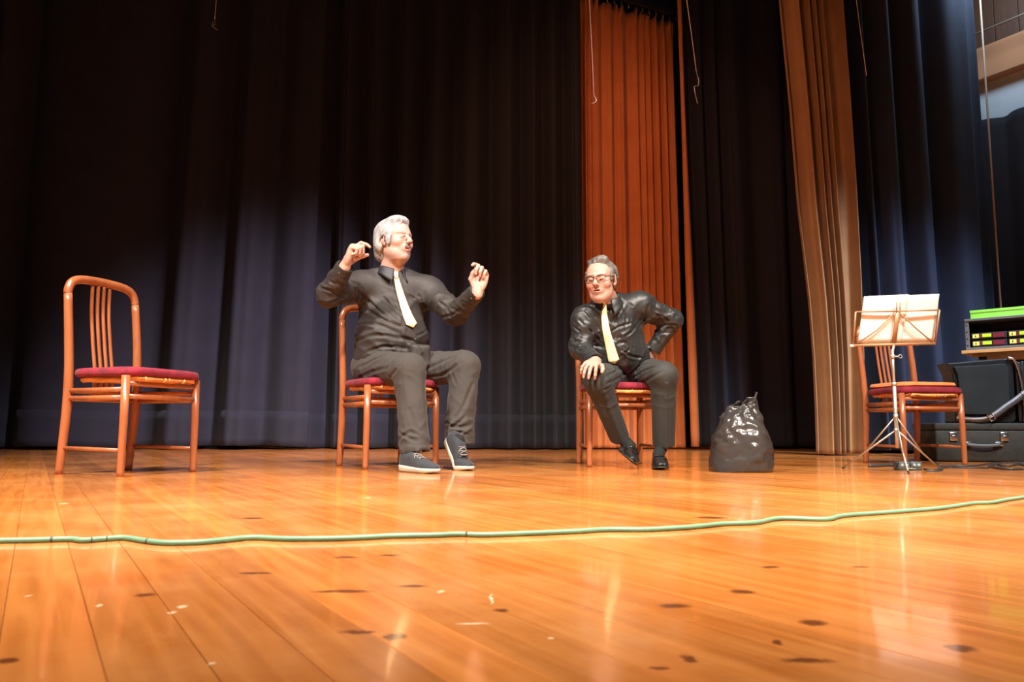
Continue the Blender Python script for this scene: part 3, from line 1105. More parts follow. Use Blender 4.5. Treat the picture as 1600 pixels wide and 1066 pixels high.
# ------------------------------------------------------------------ head
def head_ops(S, hp, HM, sc, eyes_closed, mouth_open, jowl=0.0, narrow=1.0):
    def T(p):
        return hp + HM @ (np.array(p, float) * sc)

    def el(p, r, k=.02, op='u', rot=None):
        S.el(T(p), np.array(r) * sc, HM if rot is None else HM @ rot, k * sc, op)

    def rc(a, b, r1, r2, k=.015, op='u'):
        S.rc(T(a), T(b), r1 * sc, r2 * sc, k * sc, op)
    nw = narrow
    el((0, -.018, .034), (.077 * nw, .096, .090))
    el((0, .026, -.040), (.057 * nw, .062, .078), .035)
    el((0, .045, .035), (.062 * nw, .045, .055), .03)
    el((0, .062, -.102), (.023, .022, .018), .025)
    for s in (1, -1):
        el((s * .046 * nw, .006, -.066), (.017, .026, .026), .03)
        el((s * .043 * nw, .060, -.030), (.026, .024, .024), .025)
        if jowl:
            el((s * .038, .040, -.085), (.016 + jowl, .024, .022), .03)
    if jowl:
        el((0, .026, -.112), (.036 + jowl, .036, .018), .03)
    for s in (1, -1):
        rc((s * .008, .093, .022), (s * .046, .076, .024), .0085, .0065, .012)
    for s in (1, -1):
        el((s * .030, .098, .002), (.019, .014, .012), .010, 's')
        el((s * .031, .0755, .001), (.0165, .0155, .0125), .004)          # lidded eyeball
        if eyes_closed:
            rc((s * .018, .0915, -.003), (s * .044, .084, -.003), .0022, .0018, .003)
        else:
            rc((s * .017, .0920, .0065), (s * .045, .083, .0055), .0028, .0022, .003)
            rc((s * .019, .0915, -.0055), (s * .044, .083, -.005), .0020, .0016, .003)
    # nose
    rc((0, .090, .012), (0, .114, -.026), .0075, .0120, .012)
    el((0, .117, -.030), (.0125, .0105, .0100), .008)
    for s in (1, -1):
        el((s * .0125, .104, -.034), (.0085, .0115, .0080), .006)
        el((s * .0060, .111, -.0415), (.0035, .0050, .0040), .003, 's')
        rc((s * .021, .100, -.036), (s * .034, .084, -.066), .0022, .0016, .010, 's')
    # mouth
    el((0, .080, -.062), (.030, .016, .020), .02)
    rc((-.022, .087, -.0605), (0, .0965, -.0580), .0032, .0046, .006)
    rc((.022, .087, -.0605), (0, .0965, -.0580), .0032, .0046, .006)
    mo = mouth_open
    rc((-.020, .086, -.0670 - mo), (0, .0945, -.0695 - mo), .0036, .0052, .006)
    rc((.020, .086, -.0670 - mo), (0, .0945, -.0695 - mo), .0036, .0052, .006)
    el((0, .093, -.0635 - mo * .5), (.0190, .018, .0028 + mo * .55), .003, 's')
    # ears
    for s in (1, -1):
        rot = np.array(Matrix.Rotation(-s * R(24), 3, 'Z'))
        el((s * .081 * nw, -.012, -.004), (.0085, .0190, .0330), .006, 'u', rot)
        el((s * .088 * nw, -.010, .003), (.0060, .0105, .0190), .004, 's', rot)
        el((s * .077 * nw, -.004, -.031), (.0080, .0095, .0110), .006)
    return T


def head_colors(V, hp, HM, sc, base, closed, mo, brow, stub, stubw):
    L = ((V - hp) @ HM) / sc
    x, y, z = L[:, 0], L[:, 1], L[:, 2]
    ax_ = np.abs(x)
    n = vnoise(V * 90)
    C = np.array(base)[None] * (0.93 + 0.14 * n)[:, None]

    def mixc(w, col):
        nonlocal C
        C = C * (1 - w[:, None]) + np.array(col)[None] * w[:, None]

    def sm(d, a, b):
        t_ = np.clip((b - d) / (b - a), 0, 1)
        return t_ * t_ * (3 - 2 * t_)
    hd = (z > -.16) & (np.sqrt(x * x + y * y + z * z) < .17)
    face = hd & (y > .03)
    red = np.array(base) * np.array([1.0, 0.72, 0.68])
    mixc(face * sm(np.sqrt((ax_ - .042) ** 2 + (z + .035) ** 2), .008, .034) * .55, red)
    mixc(face * sm(np.sqrt(x ** 2 + (z + .032) ** 2), .006, .020) * (y > .095) * .6, red)
    mixc(hd * sm(np.sqrt((ax_ - .083) ** 2 + (y + .01) ** 2 + (z) ** 2), .01, .045) * .5, red)
    # stubble and moustache
    mixc(face * sm(np.hypot(x / 1.4, (z + .049) / .75), .008, .020) * (y > .07) * stubw, stub)
    mixc(face * sm(np.hypot(x / 1.6, z + .100), .016, .044) * stubw * .45, stub)
    # lips and mouth
    up = face & (y > .076)
    mixc(up * sm(np.hypot(x / 4.2, z + .0585), .003, .0055) * .75, (.50, .16, .12))
    mixc(up * sm(np.hypot(x / 3.6, z + .069 + mo), .004, .0070) * .75, (.52, .17, .13))
    mixc(up * sm(np.hypot(x / (5.5), (z + .0632 + mo * .5) / (1 + mo * 160)), .0016, .0030) * (ax_ < .021), (.05, .012, .010))
    # nostrils
    mixc(up * sm(np.hypot(ax_ - .006, (z + .0415)), .0028, .0050) * (y > .098), (.12, .03, .02))
    # brows
    bz = .0265 - np.abs(ax_ - .028) * .16
    mixc(face * sm(np.abs(z - bz), .002, .0058) * sm(np.abs(ax_ - .028), .016, .022) * .85 * (y > .06), brow)
    # eyes
    e = np.hypot((ax_ - .0315) / 1.0, 0)
    if closed:
        mixc(face * sm(np.abs(z + .0045), .0008, .0022) * (e < .0135) * .6, (.20, .09, .07))
    else:
        mixc(face * sm(np.hypot((ax_ - .0315) / 3.4, z - .0010), .0022, .0036) * (e < .0135), (.70, .62, .58))
        mixc(face * sm(np.hypot((ax_ - .0300), (z - .0010) * 1.2), .0034, .0050) * (np.abs(z - .001) < .0038), (.04, .025, .02))
        mixc(face * sm(np.abs(z - .0062), .0012, .0028) * (e < .0145) * .7, (.20, .09, .07))
        mixc(face * sm(np.hypot((ax_ - .031) / 1.7, z + .011), .002, .0070) * .25, red)
    return np.clip(C, 0, 1)


# ------------------------------------------------------------------ hand
def hand_ops(S, w, d, n, right, curls, thumb, sc=1.0, spread=0.0, k=.008):
    """w wrist, d towards the knuckles, n out of the palm; curls: 4 x 3 angles from index to little"""
    d = nrm(d)
    n = nrm(np.array(n, float) - d * (np.array(n, float) @ d))
    t_ = np.cross(d, n) if right else np.cross(n, d)

    def Q(a, b, c):
        return np.array(w) + (d * a + t_ * b + n * c) * sc
    M3 = np.stack([d, t_, n], 1)
    S.rc(Q(-.025, 0, 0), Q(.020, 0, 0), .027 * sc, .027 * sc, .02, sq=(n, .80))
    S.el(Q(.050, .000, .000), np.array([.054, .041, .0165]) * sc, M3, .016)
    S.el(Q(.075, .004, -.002), np.array([.030, .043, .0125]) * sc, M3, .012)
    S.el(Q(.040, .024, .010), np.array([.036, .019, .0150]) * sc, M3, .012)
    S.el(Q(.040, -.024, .008), np.array([.038, .015, .0130]) * sc, M3, .012)
    base = [(.094, .032), (.100, .0105), (.096, -.0115), (.086, -.032)]
    seg = [(.044, .027, .021), (.048, .031, .022), (.045, .029, .022), (.034, .021, .019)]
    rad = [(.0103, .0094, .0086, .0072), (.0105, .0096, .0088, .0074), (.0101, .0092, .0084, .0070), (.0088, .0080, .0074, .0062)]
    tips = []
    for i in range(4):
        p = Q(base[i][0], base[i][1], -.001)
        fan = (1.5 - i) * spread
        dd = nrm(d * math.cos(fan) + t_ * math.sin(fan))
        nn = n
        for j in range(3):
            a = R(curls[i][j])
            dd, nn = dd * math.cos(a) + nn * math.sin(a), nn * math.cos(a) - dd * math.sin(a)
            q = p + dd * seg[i][j] * sc
            S.rc(p, q, rad[i][j] * sc, rad[i][j + 1] * sc, .003 if j else .006)
            if j == 1:
                S.el(p, np.array([1, 1, 1]) * rad[i][j] * 1.06 * sc, None, .003)
            p = q
        tips.append((p, dd, nn, rad[i][3] * sc))
    pts = [Q(.018, .024, .010)] + [Q(*q) for q in thumb]
    rr = [.0150, .0125, .0112, .0086]
    for j in range(3):
        S.rc(pts[j], pts[j + 1], rr[j] * sc, rr[j + 1] * sc, .006)
    tips.append((pts[3], nrm(pts[3] - pts[2]), n, rr[3] * sc))
    return tips


# ------------------------------------------------------------------ collar and tie
def collar(parent, m, c, up, fwd, r, gap=14, drop=.040, point=.035, stand=.030):
    up, fwd = nrm(up), np.array(fwd, float)
    fwd = nrm(fwd - up * (fwd @ up))
    side = np.cross(fwd, up)
    rows = []
    angs = np.radians(np.linspace(gap, 360 - gap, 60))
    for prof in range(8):
        row = []
        for a in angs:
            front = max(0.0, math.cos(a)) ** 2
            rr = r * (1.0 + .06 * math.cos(a) ** 2)
            dr = drop + point * front
            tb = [(0.0, -.012), (0.0, stand * .6), (.001, stand), (.005, stand + .004), (.009, stand), (.014 + .004 * front, stand - dr * .4),
                  (.021 + .010 * front, stand - dr * .75), (.026 + .016 * front, stand - dr)][prof]
            zz = tb[1] - .018 * front
            spread_ = (0.10 * front * max(0, prof - 4) / 3) * (1 if math.sin(a) > 0 else -1)
            aa = a + spread_
            row.append(np.array(c) + (fwd * math.cos(aa) + side * math.sin(aa)) * (rr + tb[0]) + up * zz)
        rows.append(row)
    o = obj('collar', grid_mesh('collar', np.array(rows)), m, parent)
    solidify(o, .003)
    return o


def tie(parent, S, path, m, knot_w, off=.012):
    """path: (px, py, half width in metres); laid on the shirt surface"""
    P = [S.trace(px, py, off) for px, py, _ in path]
    P = smooth_path(P, 5)
    Wd = np.interp(np.linspace(0, 1, len(P)), np.linspace(0, 1, len(path)), [q[2] for q in path])
    root = bpy.data.objects.new('tie', None)
    COL.objects.link(root)
    root.parent = parent
    rows = []
    gsm = []
    for p in P:
        gsm.append(S.grad(p))
    gsm = np.array(gsm)
    for i in range(len(gsm)):
        gsm[i] = nrm(gsm[max(0, i - 6):i + 7].mean(0))
    # push out to stay clear of the shirt folds
    for i in range(len(P)):
        for _ in range(4):
            dmin = float(S.ev(np.array([P[i]]), True)[0])
            if dmin < .005:
                P[i] = P[i] + gsm[i] * (.006 - dmin)
    for i, p in enumerate(P):
        tg = nrm(P[min(i + 1, len(P) - 1)] - P[max(i - 1, 0)])
        sd = nrm(np.cross(tg, gsm[i]))
        rows.append([p + sd * Wd[i] * u + gsm[i] * .004 * (1 - u * u) for u in (-1, -.6, 0, .6, 1)])
    tg = nrm(P[-1] - P[-2])
    sd = nrm(np.cross(tg, gsm[-1]))
    rows.append([P[-1] + sd * Wd[-1] * u + tg * Wd[-1] * .75 * (1 - abs(u)) for u in (-1, -.6, 0, .6, 1)])
    b = obj('blade', grid_mesh('blade', np.array(rows)), m, root)
    solidify(b, .004)
    p = P[0]
    up = -nrm(P[3] - P[0])
    g_ = gsm[0]
    sd = nrm(np.cross(up, g_))
    K = MB()
    V = []
    prof = [(-.006, knot_w * .62, .010), (.004, knot_w * .75, .013), (.020, knot_w * 1.0, .014), (.032, knot_w * 1.08, .012), (.036, knot_w * .9, .008)]
    rows = []
    for h_, w_, t_ in prof:
        rows.append([p + up * h_ + sd * w_ * math.cos(a) + g_ * (t_ * math.sin(a) + .004) for a in np.linspace(0, 2 * math.pi, 14, endpoint=False)])
    Gk = np.array(rows)
    Gk = np.concatenate([Gk[:1].mean(1, keepdims=True).repeat(14, 1), Gk, Gk[-1:].mean(1, keepdims=True).repeat(14, 1)], 0)
    obj('knot', grid_mesh('knot', Gk, closed=True), m, root)
    return root


def disc(parent, p, n, r, m, name='button', th=.002):
    n = nrm(n)
    u = nrm(np.cross(n, (0.2, 0.1, 1)))
    M3 = np.stack([u, np.cross(n, u), n], 1)
    return MB().lathe([(0, th), (r * .8, th), (r, th * .4), (r, -th)], p, 10, M3).build(name, m, parent)


def sdf_obj(name, S, lo, hi, h, m, parent, col=None):
    V, F = S.mesh(lo, hi, h)
    me = fast_mesh(name, V, F)
    if col is not None:
        set_colors(me, col(V))
    return obj(name, me, m, parent)


# ------------------------------------------------------------------ shoe
def shoe_frame(heel, toe, roll=0.0, up=(0, 0, 1)):
    f = nrm(np.array(toe) - np.array(heel))
    x = nrm(np.cross(f, up))
    z = np.cross(x, f)
    c, s = math.cos(roll), math.sin(roll)
    return np.stack([c * x + s * z, f, -s * x + c * z], 1), np.linalg.norm(np.array(toe) - np.array(heel))


def sneaker(parent, heel, toe, ankle, bend=0.0, roll=0.0, flip=1):
    """heel and toe: ends of the sole on its underside; bend lifts the heel about the ball of the foot"""
    Fm, Ln = shoe_frame(heel, toe, roll)
    heel = np.array(heel, float)
    ballf = .68

    def Q(a, b, c):      # a 0..1 along, b lateral m, c up m
        y = a * Ln
        z = c
        yb = ballf * Ln
        if bend and y < yb + .03:
            # rotate the rear of the foot up about the ball
            w_ = min(1.0, (yb + .03 - y) / .07)
            an = bend * w_
            dy, dz = y - yb, z
            y = yb + dy * math.cos(an) + dz * math.sin(an)
            z = -dy * math.sin(an) + dz * math.cos(an)
        return heel + Fm @ np.array([b, y, z])
    hw = lambda a: np.interp(a, [0, .05, .2, .45, .7, .88, 1.0], [.020, .030, .035, .037, .045, .038, .016]) * 1.05
    root = bpy.data.objects.new('shoe', None)
    COL.objects.link(root)
    root.parent = parent
    # sole: lofted slab
    rows = []
    for a in np.r_[0, .015, .04, np.linspace(.08, .94, 18), .97, .99, 1.0]:
        w = hw(a)
        th = np.interp(a, [0, .25, .6, 1], [.034, .030, .024, .022])
        lift = np.interp(a, [0, .07, .8, 1.0], [.006, 0, 0, .008])
        rows.append([Q(a, x * w, z) for x, z in ((-.9, lift), (.9, lift), (1.0, lift + .006), (1.04, th * .75), (.98, th), (-.98, th), (-1.04, th * .75), (-1.0, lift + .006))])
    G_ = np.array(rows)
    G_ = np.concatenate([G_[:1].mean(1, keepdims=True).repeat(8, 1), G_, G_[-1:].mean(1, keepdims=True).repeat(8, 1)], 0)
    # upper: lofted hull
    rows = []
    nA = 22
    for a in np.r_[.02, .04, np.linspace(.08, .94, nA), .965, .985]:
        w = hw(a) * .97
        top = np.interp(a, [0, .06, .18, .34, .46, .60, .78, .92, 1], [.085, .098, .098, .094, .082, .064, .052, .042, .028])
        z0 = np.interp(a, [0, .25, .6, 1], [.030, .027, .021, .018])
        row = []
        for q in np.linspace(-1, 1, 15):
            an = q * math.pi / 2
            bw = w * (math.copysign(abs(math.sin(an)) ** .75, an))
            zc = z0 + (top - z0) * (math.cos(an) ** (.62 if a > .4 else .45))
            wr_ = .0022 * math.sin(a * 60 + q * 2) * (1 if .5 < a < .85 else 0)
            row.append(Q(a, bw, zc + wr_))
        rows.append(row)
    U = np.array(rows)
    U = np.concatenate([U[:1].mean(1, keepdims=True).repeat(15, 1), U, U[-1:].mean(1, keepdims=True).repeat(15, 1)], 0)
    up = obj('upper', grid_mesh('upper', U), M['shoe_felt'], root)
    so = obj('sole', grid_mesh('sole', G_, closed=True), M['sole_pale'], root)
    so['label'] = 'pale rubber sole'
    # laces
    def top(a, b):
        w = hw(a) * .97
        t_ = np.interp(a, [0, .06, .18, .34, .46, .60, .78, .92, 1], [.085, .098, .098, .094, .082, .064, .052, .042, .028])
        return t_ - .5 * (abs(b) / w) ** 2 * t_ * .55
    for a0 in (.40, .47, .54):
        for s in (1, -1):
            pts = [Q(a0 + .05 * q, s * (-.022 + .044 * q), top(a0 + .05 * q, .022 * (2 * q - 1)) + .004) for q in np.linspace(0, 1, 6)]
            MB().tube(pts, .0022, 6).build('lace', M['lace'], root)
    for s in (1, -1):
        MB().tube([Q(.44, s * .004, top(.44, .004) + .006), Q(.45, s * .020, top(.45, .02) + .005), Q(.50, s * .030, top(.5, .03) + .003)], .002, 6).build('lace', M['lace'], root)
    g_ = flip
    MB().tube([Q(.27, g_ * .0335, .072), Q(.25, g_ * .036, .054)], .0035, 6).build('pull_tag', M['tag_white'], root)
    return root, Q


def dress_shoe(parent, heel, toe, roll=0.0):
    Fm, Ln = shoe_frame(heel, toe, 0.0)
    c_, s_ = math.cos(roll), math.sin(roll)
    heel = np.array(heel, float)

    def Q(a, b, c):
        b, c = c_ * b - s_ * c, s_ * b + c_ * c
        return heel + Fm @ np.array([b, a * Ln, c])
    hw = lambda a: np.interp(a, [0, .05, .2, .42, .68, .88, .97, 1.0], [.018, .027, .032, .032, .043, .036, .024, .012])
    root = bpy.data.objects.new('shoe', None)
    COL.objects.link(root)
    root.parent = parent
    rows = []
    for a in np.r_[0, .015, .04, np.linspace(.08, .94, 18), .97, .99, 1.0]:
        w = hw(a) * 1.08
        bot = np.interp(a, [0, .28, .34, .6, 1], [0, 0, .014, 0.0, .010])
        th = np.interp(a, [0, .28, .36, .6, 1], [.028, .027, .022, .010, .017])
        rows.append([Q(a, x * w, z) for x, z in ((-.95, bot), (.95, bot), (1.0, bot + .003), (1.0, th), (-1.0, th), (-1.0, bot + .003))])
    G_ = np.array(rows)
    G_ = np.concatenate([G_[:1].mean(1, keepdims=True).repeat(6, 1), G_, G_[-1:].mean(1, keepdims=True).repeat(6, 1)], 0)
    obj('sole', grid_mesh('sole', G_, closed=True), M['sole_black'], root)
    rows = []
    for a in np.r_[.015, .04, np.linspace(.08, .94, 22), .965, .985]:
        w = hw(a)
        top = np.interp(a, [0, .06, .2, .34, .44, .52, .7, .88, .97, 1], [.076, .078, .070, .066, .074, .070, .054, .046, .036, .024])
        z0 = np.interp(a, [0, .28, .36, .6, 1], [.026, .025, .020, .009, .015])
        rows.append([Q(a, w * math.copysign(abs(math.sin(q * math.pi / 2)) ** .7, q), z0 + (top - z0) * (math.cos(q * math.pi / 2) ** .55)) for q in np.linspace(-1, 1, 15)])
    U = np.array(rows)
    U = np.concatenate([U[:1].mean(1, keepdims=True).repeat(15, 1), U, U[-1:].mean(1, keepdims=True).repeat(15, 1)], 0)
    up = obj('upper', grid_mesh('upper', U), M['leather_black'], root)
    # tongue and strap over the instep
    st = []
    for a in (.50, .57):
        w = hw(a)
        top = np.interp(a, [.44, .52, .7], [.074, .070, .054])
        st.append([Q(a, w * 1.02 * math.copysign(abs(math.sin(q * math.pi / 2)) ** .7, q), .014 + (top - .011) * (math.cos(q * math.pi / 2) ** .55)) for q in np.linspace(-.9, .9, 13)])
    sp = obj('strap', grid_mesh('strap', np.array(st)), M['leather_black'], root)
    solidify(sp, .003, 1.0)
    return root, Q


# ================================================================== PERSON 1: white hair, arms raised
def person_one():
    root = thing('person', 'seated person with white hair, black shirt and yellow tie, both hands raised', 'person', (CH[1][0][0], CH[1][0][1], 0))
    off = np.array([root.location.x, root.location.y, 0])
    inv = Matrix.Translation(-Vector(off))
    # joints
    sh_r, sh_l = W(565, 447, 4.30), W(672, 456, 4.40)
    el_r, wr_r = W(514, 461, 4.09), W(538, 418, 3.98)
    el_l, wr_l = W(712, 491, 4.23), W(745, 456, 4.05)
    hip_r, hip_l = np.array([-.785, 4.32, .545]), np.array([-.60, 4.43, .545])
    kn_r, an_r = W(640, 578, 3.93), W(648, 705, 3.86)
    kn_l, an_l = W(726, 573, 4.16), W(716, 692, 4.11)
    neck = W(612, 424, 4.33)
    hp = W(617, 377, 4.29)
    tf = nrm((.36, -.93, 0))
    tl = np.array([-tf[1], tf[0], 0])              # his left
    TM = np.stack([tl, tf, np.array([0, 0, 1.0])], 1)
    # ---- shirt
    S = Shape()
    chest = W(613, 474, 4.39)
    belly = W(612, 527, 4.33)
    S.el(belly, (.205, .185, .185), TM, .05)
    S.el(chest, (.190, .140, .165), TM, .08)
    S.el((belly[0] - .01, belly[1] + .02, .595), (.205, .175, .11), TM, .06)
    S.rc(sh_r, sh_l, .066, .066, .05)
    S.rc(neck + np.array([0, .02, -.01]), sh_r + np.array([0, 0, .005]), .055, .055, .06)
    S.rc(neck + np.array([0, .02, -.01]), sh_l + np.array([0, 0, .005]), .055, .055, .06)
    S.rc(sh_r, el_r, .078, .066, .045)
    S.rc(el_r, wr_r, .064, .046, .02)
    S.rc(sh_l, el_l, .078, .062, .045)
    S.rc(el_l, wr_l, .060, .045, .02)
    # shirt tail hanging between the thighs
    S.bx(W(657, 556, 4.19), (.052, .020, .060), TM, .018, .05)
    # openings at the cuffs
    fr, fl_ = nrm(wr_r - el_r), nrm(wr_l - el_l)
    S.half_local(wr_r + fr * .012, fr, .075)
    S.half_local(wr_l + fl_ * .012, fl_, .075)
    S.rc(wr_r - fr * .03, wr_r + fr * .05, .037, .037, .004, 's')
    S.rc(wr_l - fl_ * .03, wr_l + fl_ * .05, .036, .036, .004, 's')
    S.el(neck + np.array([0, -.005, .035]), (.062, .062, .05), None, .01, 's')

    def disp(P):
        q = (P - chest) @ TM
        # drag folds: fan from the armpits and round the belly
        a1 = q[..., 2] * .8 + q[..., 0] * .55
        a2 = q[..., 2] * .8 - q[..., 0] * .55
        nz = vnoise(P * 6.5)
        f1 = ridged(np.stack([a1 * 17 + nz * 1.5, a2 * 4.5, q[..., 1] * 5], -1) + 3.3)
        f2 = ridged(np.stack([a2 * 15 + nz * 1.5, a1 * 4.0, q[..., 1] * 5], -1) + 8.1)
        tor = np.exp(-(np.abs(q[..., 0]) / .26) ** 4)
        d_ = -.0105 * tor * (np.where(q[..., 0] < 0, f1, f2) ** 2.2 - .3)
        # a deep crease where chest meets belly
        d_ += .006 * tor * np.exp(-((q[..., 2] + .215 + .04 * np.sin(q[..., 0] * 14)) / .014) ** 2)
        d_ += limb_folds(P, sh_r, el_r, .75, .13, .050, .0075, 1.0, .6) + limb_folds(P, el_r, wr_r, .25, .14, .048, .0065, 4.0, -.5)
        d_ += limb_folds(P, sh_l, el_l, .70, .13, .052, .0075, 7.0, -.6) + limb_folds(P, el_l, wr_l, .30, .16, .050, .0065, 2.0, .5)
        # placket ridge
        d_ += -.0022 * ((np.abs(q[..., 0] - .008) < .016) & (q[..., 1] > 0))
        return d_
    cr = creases(S, [([(556, 452), (575, 470), (600, 492), (618, 505)], .0075, .008), ([(548, 478), (575, 486), (605, 503), (630, 512)], .0075, .008),
                     ([(600, 466), (612, 480), (632, 500)], .006, .007), ([(546, 510), (580, 506), (610, 512)], .006, .008),
                     ([(550, 536), (585, 524), (620, 528), (648, 532)], .008, .009), ([(570, 552), (600, 542), (640, 545)], .007, .008),
                     ([(655, 462), (664, 480), (668, 500)], .006, .007), ([(671, 484), (670, 498), (667, 515)], .007, .009), ([(650, 525), (662, 520), (672, 510)], .006, .007),
                     ([(640, 462), (652, 470), (664, 468)], .005, .006),
                     ([(500, 450), (520, 455), (540, 470)], .007, .007), ([(508, 475), (525, 470), (545, 458)], .007, .007), ([(525, 440), (540, 450), (552, 466)], .007, .007),
                     ([(515, 440), (528, 445)], .005, .006), ([(545, 440), (556, 455), (560, 478)], .008, .008),
                     ([(684, 470), (700, 484), (706, 500)], .007, .007), ([(690, 496), (706, 492), (722, 480)], .007, .007), ([(700, 478), (715, 486), (730, 490)], .006, .006),
                     ([(722, 470), (735, 478)], .005, .006), ([(655, 540), (660, 556), (662, 570)], .006, .006)])
    S.disp = lambda P: disp(P) + cr(P)
    sh = sdf_obj('shirt', S, (-1.25, 3.75, .48), (0.0, 4.75, 1.25), .0062, M['shirt_a'], root)
    collar(sh, M['collar_a'], neck + np.array([.002, -.008, -.012]), (.05, -.10, 1), (.62, -.78, 0), .066, gap=20, drop=.042, point=.030)
    for px, py in ((620, 445), (630, 478), (639, 508), (646, 530)):
        p = S.trace(px + 3, py)
        disc(sh, p, S.grad(p), .0055, M['button'])
    for w, e, u in ((wr_r, el_r, (.2, -.95, .1)), (wr_l, el_l, (.1, -.95, -.2))):
        ax = nrm(w - e)
        MB().tube([w - ax * .045, w - ax * .04, w + ax * .004, w + ax * .012], [.0475, .0490, .0485, .0465], 20, caps=False).build('cuff', M['shirt_a'], sh)
        un = nrm(np.array(u) - ax * (np.array(u) @ ax))
        disc(sh, w - ax * .018 + un * .0485, un, .005, M['button'])
    tie(root, S, [(619, 434, .013), (623, 450, .018), (629, 470, .023), (636, 490, .029), (643, 506, .034)], M['tie'], .016)
    # ---- trousers
    T = Shape()
    T.el((-.695, 4.38, .565), (.205, .185, .105), TM, .05)
    T.rc(hip_r, kn_r, .108, .082, .05)
    T.rc(hip_l, kn_l, .108, .080, .05)
    T.rc(kn_r, an_r, .078, .072, .03)
    T.rc(kn_l, an_l, .078, .076, .03)
    axr, axl = nrm(an_r - kn_r), nrm(an_l - kn_l)
    hem_r, hem_l = an_r + axr * .010, an_l + axl * .000
    T.half_local(hem_r, nrm(axr + np.array([.10, .10, 0])), .15)
    T.half_local(hem_l, nrm(axl + np.array([.05, .12, 0])), .15)
    T.rc(hem_r - axr * .02, hem_r + axr * .15, .062, .066, .004, 's')
    T.rc(hem_l - axl * .02, hem_l + axl * .15, .064, .068, .004, 's')

    def disp2(P):
        d_ = limb_folds(P, hip_r, kn_r, .15, .16, .060, .008, 3.0, .9) + limb_folds(P, hip_l, kn_l, .2, .18, .062, .008, 5.0, -.9)
        d_ += limb_folds(P, hip_r, kn_r, .92, .10, .05, .006, 6.0, .4) + limb_folds(P, hip_l, kn_l, .85, .12, .05, .006, 9.0, -.4)
        d_ += limb_folds(P, kn_r, an_r, 1.0, .13, .062, .009, 11.0, .7) + limb_folds(P, kn_l, an_l, .95, .14, .060, .010, 12.0, -.8)
        d_ += limb_folds(P, kn_r, an_r, .3, .2, .11, .005, 13.0, 1.8) + limb_folds(P, kn_l, an_l, .35, .2, .11, .006, 14.0, 2.0)
        d_ += -.004 * (ridged(P * np.array([9, 9, 3.0]) + 4) ** 2 - .3)
        return d_
    cr2 = creases(T, [([(560, 575), (590, 560), (615, 550)], .007, .008), ([(562, 590), (585, 580), (608, 575)], .007, .008), ([(665, 578), (690, 566), (712, 556)], .007, .008),
                      ([(668, 590), (695, 584), (712, 572)], .007, .008), ([(610, 590), (622, 575), (632, 560)], .005, .007), ([(712, 600), (706, 580), (720, 565)], .006, .007),
                      ([(622, 688), (640, 676), (655, 680)], .008, .008), ([(618, 672), (634, 682), (652, 690)], .007, .007), ([(640, 640), (648, 665), (656, 676)], .006, .008),
                      ([(696, 660), (715, 668), (738, 664)], .008, .008), ([(694, 672), (712, 664), (728, 650)], .007, .008), ([(738, 600), (722, 640), (704, 660)], .006, .009),
                      ([(700, 680), (720, 676), (740, 682)], .006, .007)])
    T.disp = lambda P: disp2(P) + cr2(P)
    tr = sdf_obj('trousers', T, (-1.05, 3.65, .02), (0.0, 4.75, .75), .0062, M['trouser_a'], root)
    # ---- body
    B = Shape()
    HM = frame((.80, -.59, .10), (0, 0, 1), 0.02)
    T_ = head_ops(B, hp, HM, 1.02, False, .004, jowl=.006)
    B.rc(hp + HM @ np.array([0, -.022, -.055]), neck + np.array([0, .02, -.02]), .058, .062, .03)
    B.rc(hp + HM @ np.array([0, .010, -.095]), neck + np.array([.01, -.005, .0]), .036, .044, .03)
    B.el(chest, (.150, .100, .120), TM, .05)
    B.el(belly, (.14, .12, .15), TM, .05)
    B.rc(sh_r, sh_l, .042, .042, .03)
    B.rc(neck, chest, .055, .08, .04)
    for a, b, c in ((sh_r, el_r, wr_r), (sh_l, el_l, wr_l)):
        B.rc(a, b, .045, .038, .02)
        B.rc(b, c, .036, .029, .01)
    for a, b, c in ((hip_r, kn_r, an_r), (hip_l, kn_l, an_l)):
        B.rc(a, b, .07, .05, .03)
        B.rc(b, c + np.array([0, 0, -.0]), .05, .036, .02)
    # hands
    hand_ops(B, wr_r + fr * .020, (.34, -.10, .93), (.92, .06, -.36), True,
             [(40, 46, 20), (74, 84, 44), (82, 94, 52), (84, 94, 52)],
             [(.048, .040, .030), (.070, .036, .056), (.082, .026, .078)], 1.06)
    hand_ops(B, wr_l + fl_ * .016, (.20, .10, .97), (-.34, -.93, .05), False,
             [(40, 62, 26), (68, 86, 44), (72, 88, 46), (72, 84, 46)],
             [(.048, .044, .024), (.080, .036, .034), (.102, .024, .038)], 1.02)
    base = (.44, .26, .205)
    body = sdf_obj('body', B, (-1.2, 3.6, .05), (0.0, 4.75, 1.45), .0031, M['skin'], root,
                   lambda V: head_colors(V, hp, HM, 1.02, base, False, .004, (.20, .16, .14), (.42, .37, .35), .6))
    # ---- hair
    H = Shape()
    sc = 1.02

    def hT(p):
        return hp + HM @ (np.array(p, float) * sc)
    H.el(hT((0, -.022, .044)), (.090, .106, .094), HM, .02)
    H.el(hT((0, -.072, -.020)), (.076, .056, .078), HM, .03)
    H.el(hT((0, -.080, -.075)), (.055, .040, .040), HM, .03)
    H.el(hT((0, .030, .105)), (.064, .062, .034), HM, .03)
    for s in (1, -1):
        H.el(hT((s * .076, .012, .020)), (.018, .036, .050), HM, .02)
        H.el(hT((s * .078, .026, -.022)), (.010, .014, .026), HM, .012)
        H.el(hT((s * .080, -.045, -.015)), (.020, .030, .050), HM, .02)
    H.el(hT((0, .112, .000)), (.080, .070, .094), HM, .012, 's')
    H.el(hT((0, .10, -.09)), (.10, .105, .085), HM, .012, 's')
    for s in (1, -1):
        H.el(hT((s * .086, -.006, -.016)), (.018, .021, .030), HM, .008, 's')
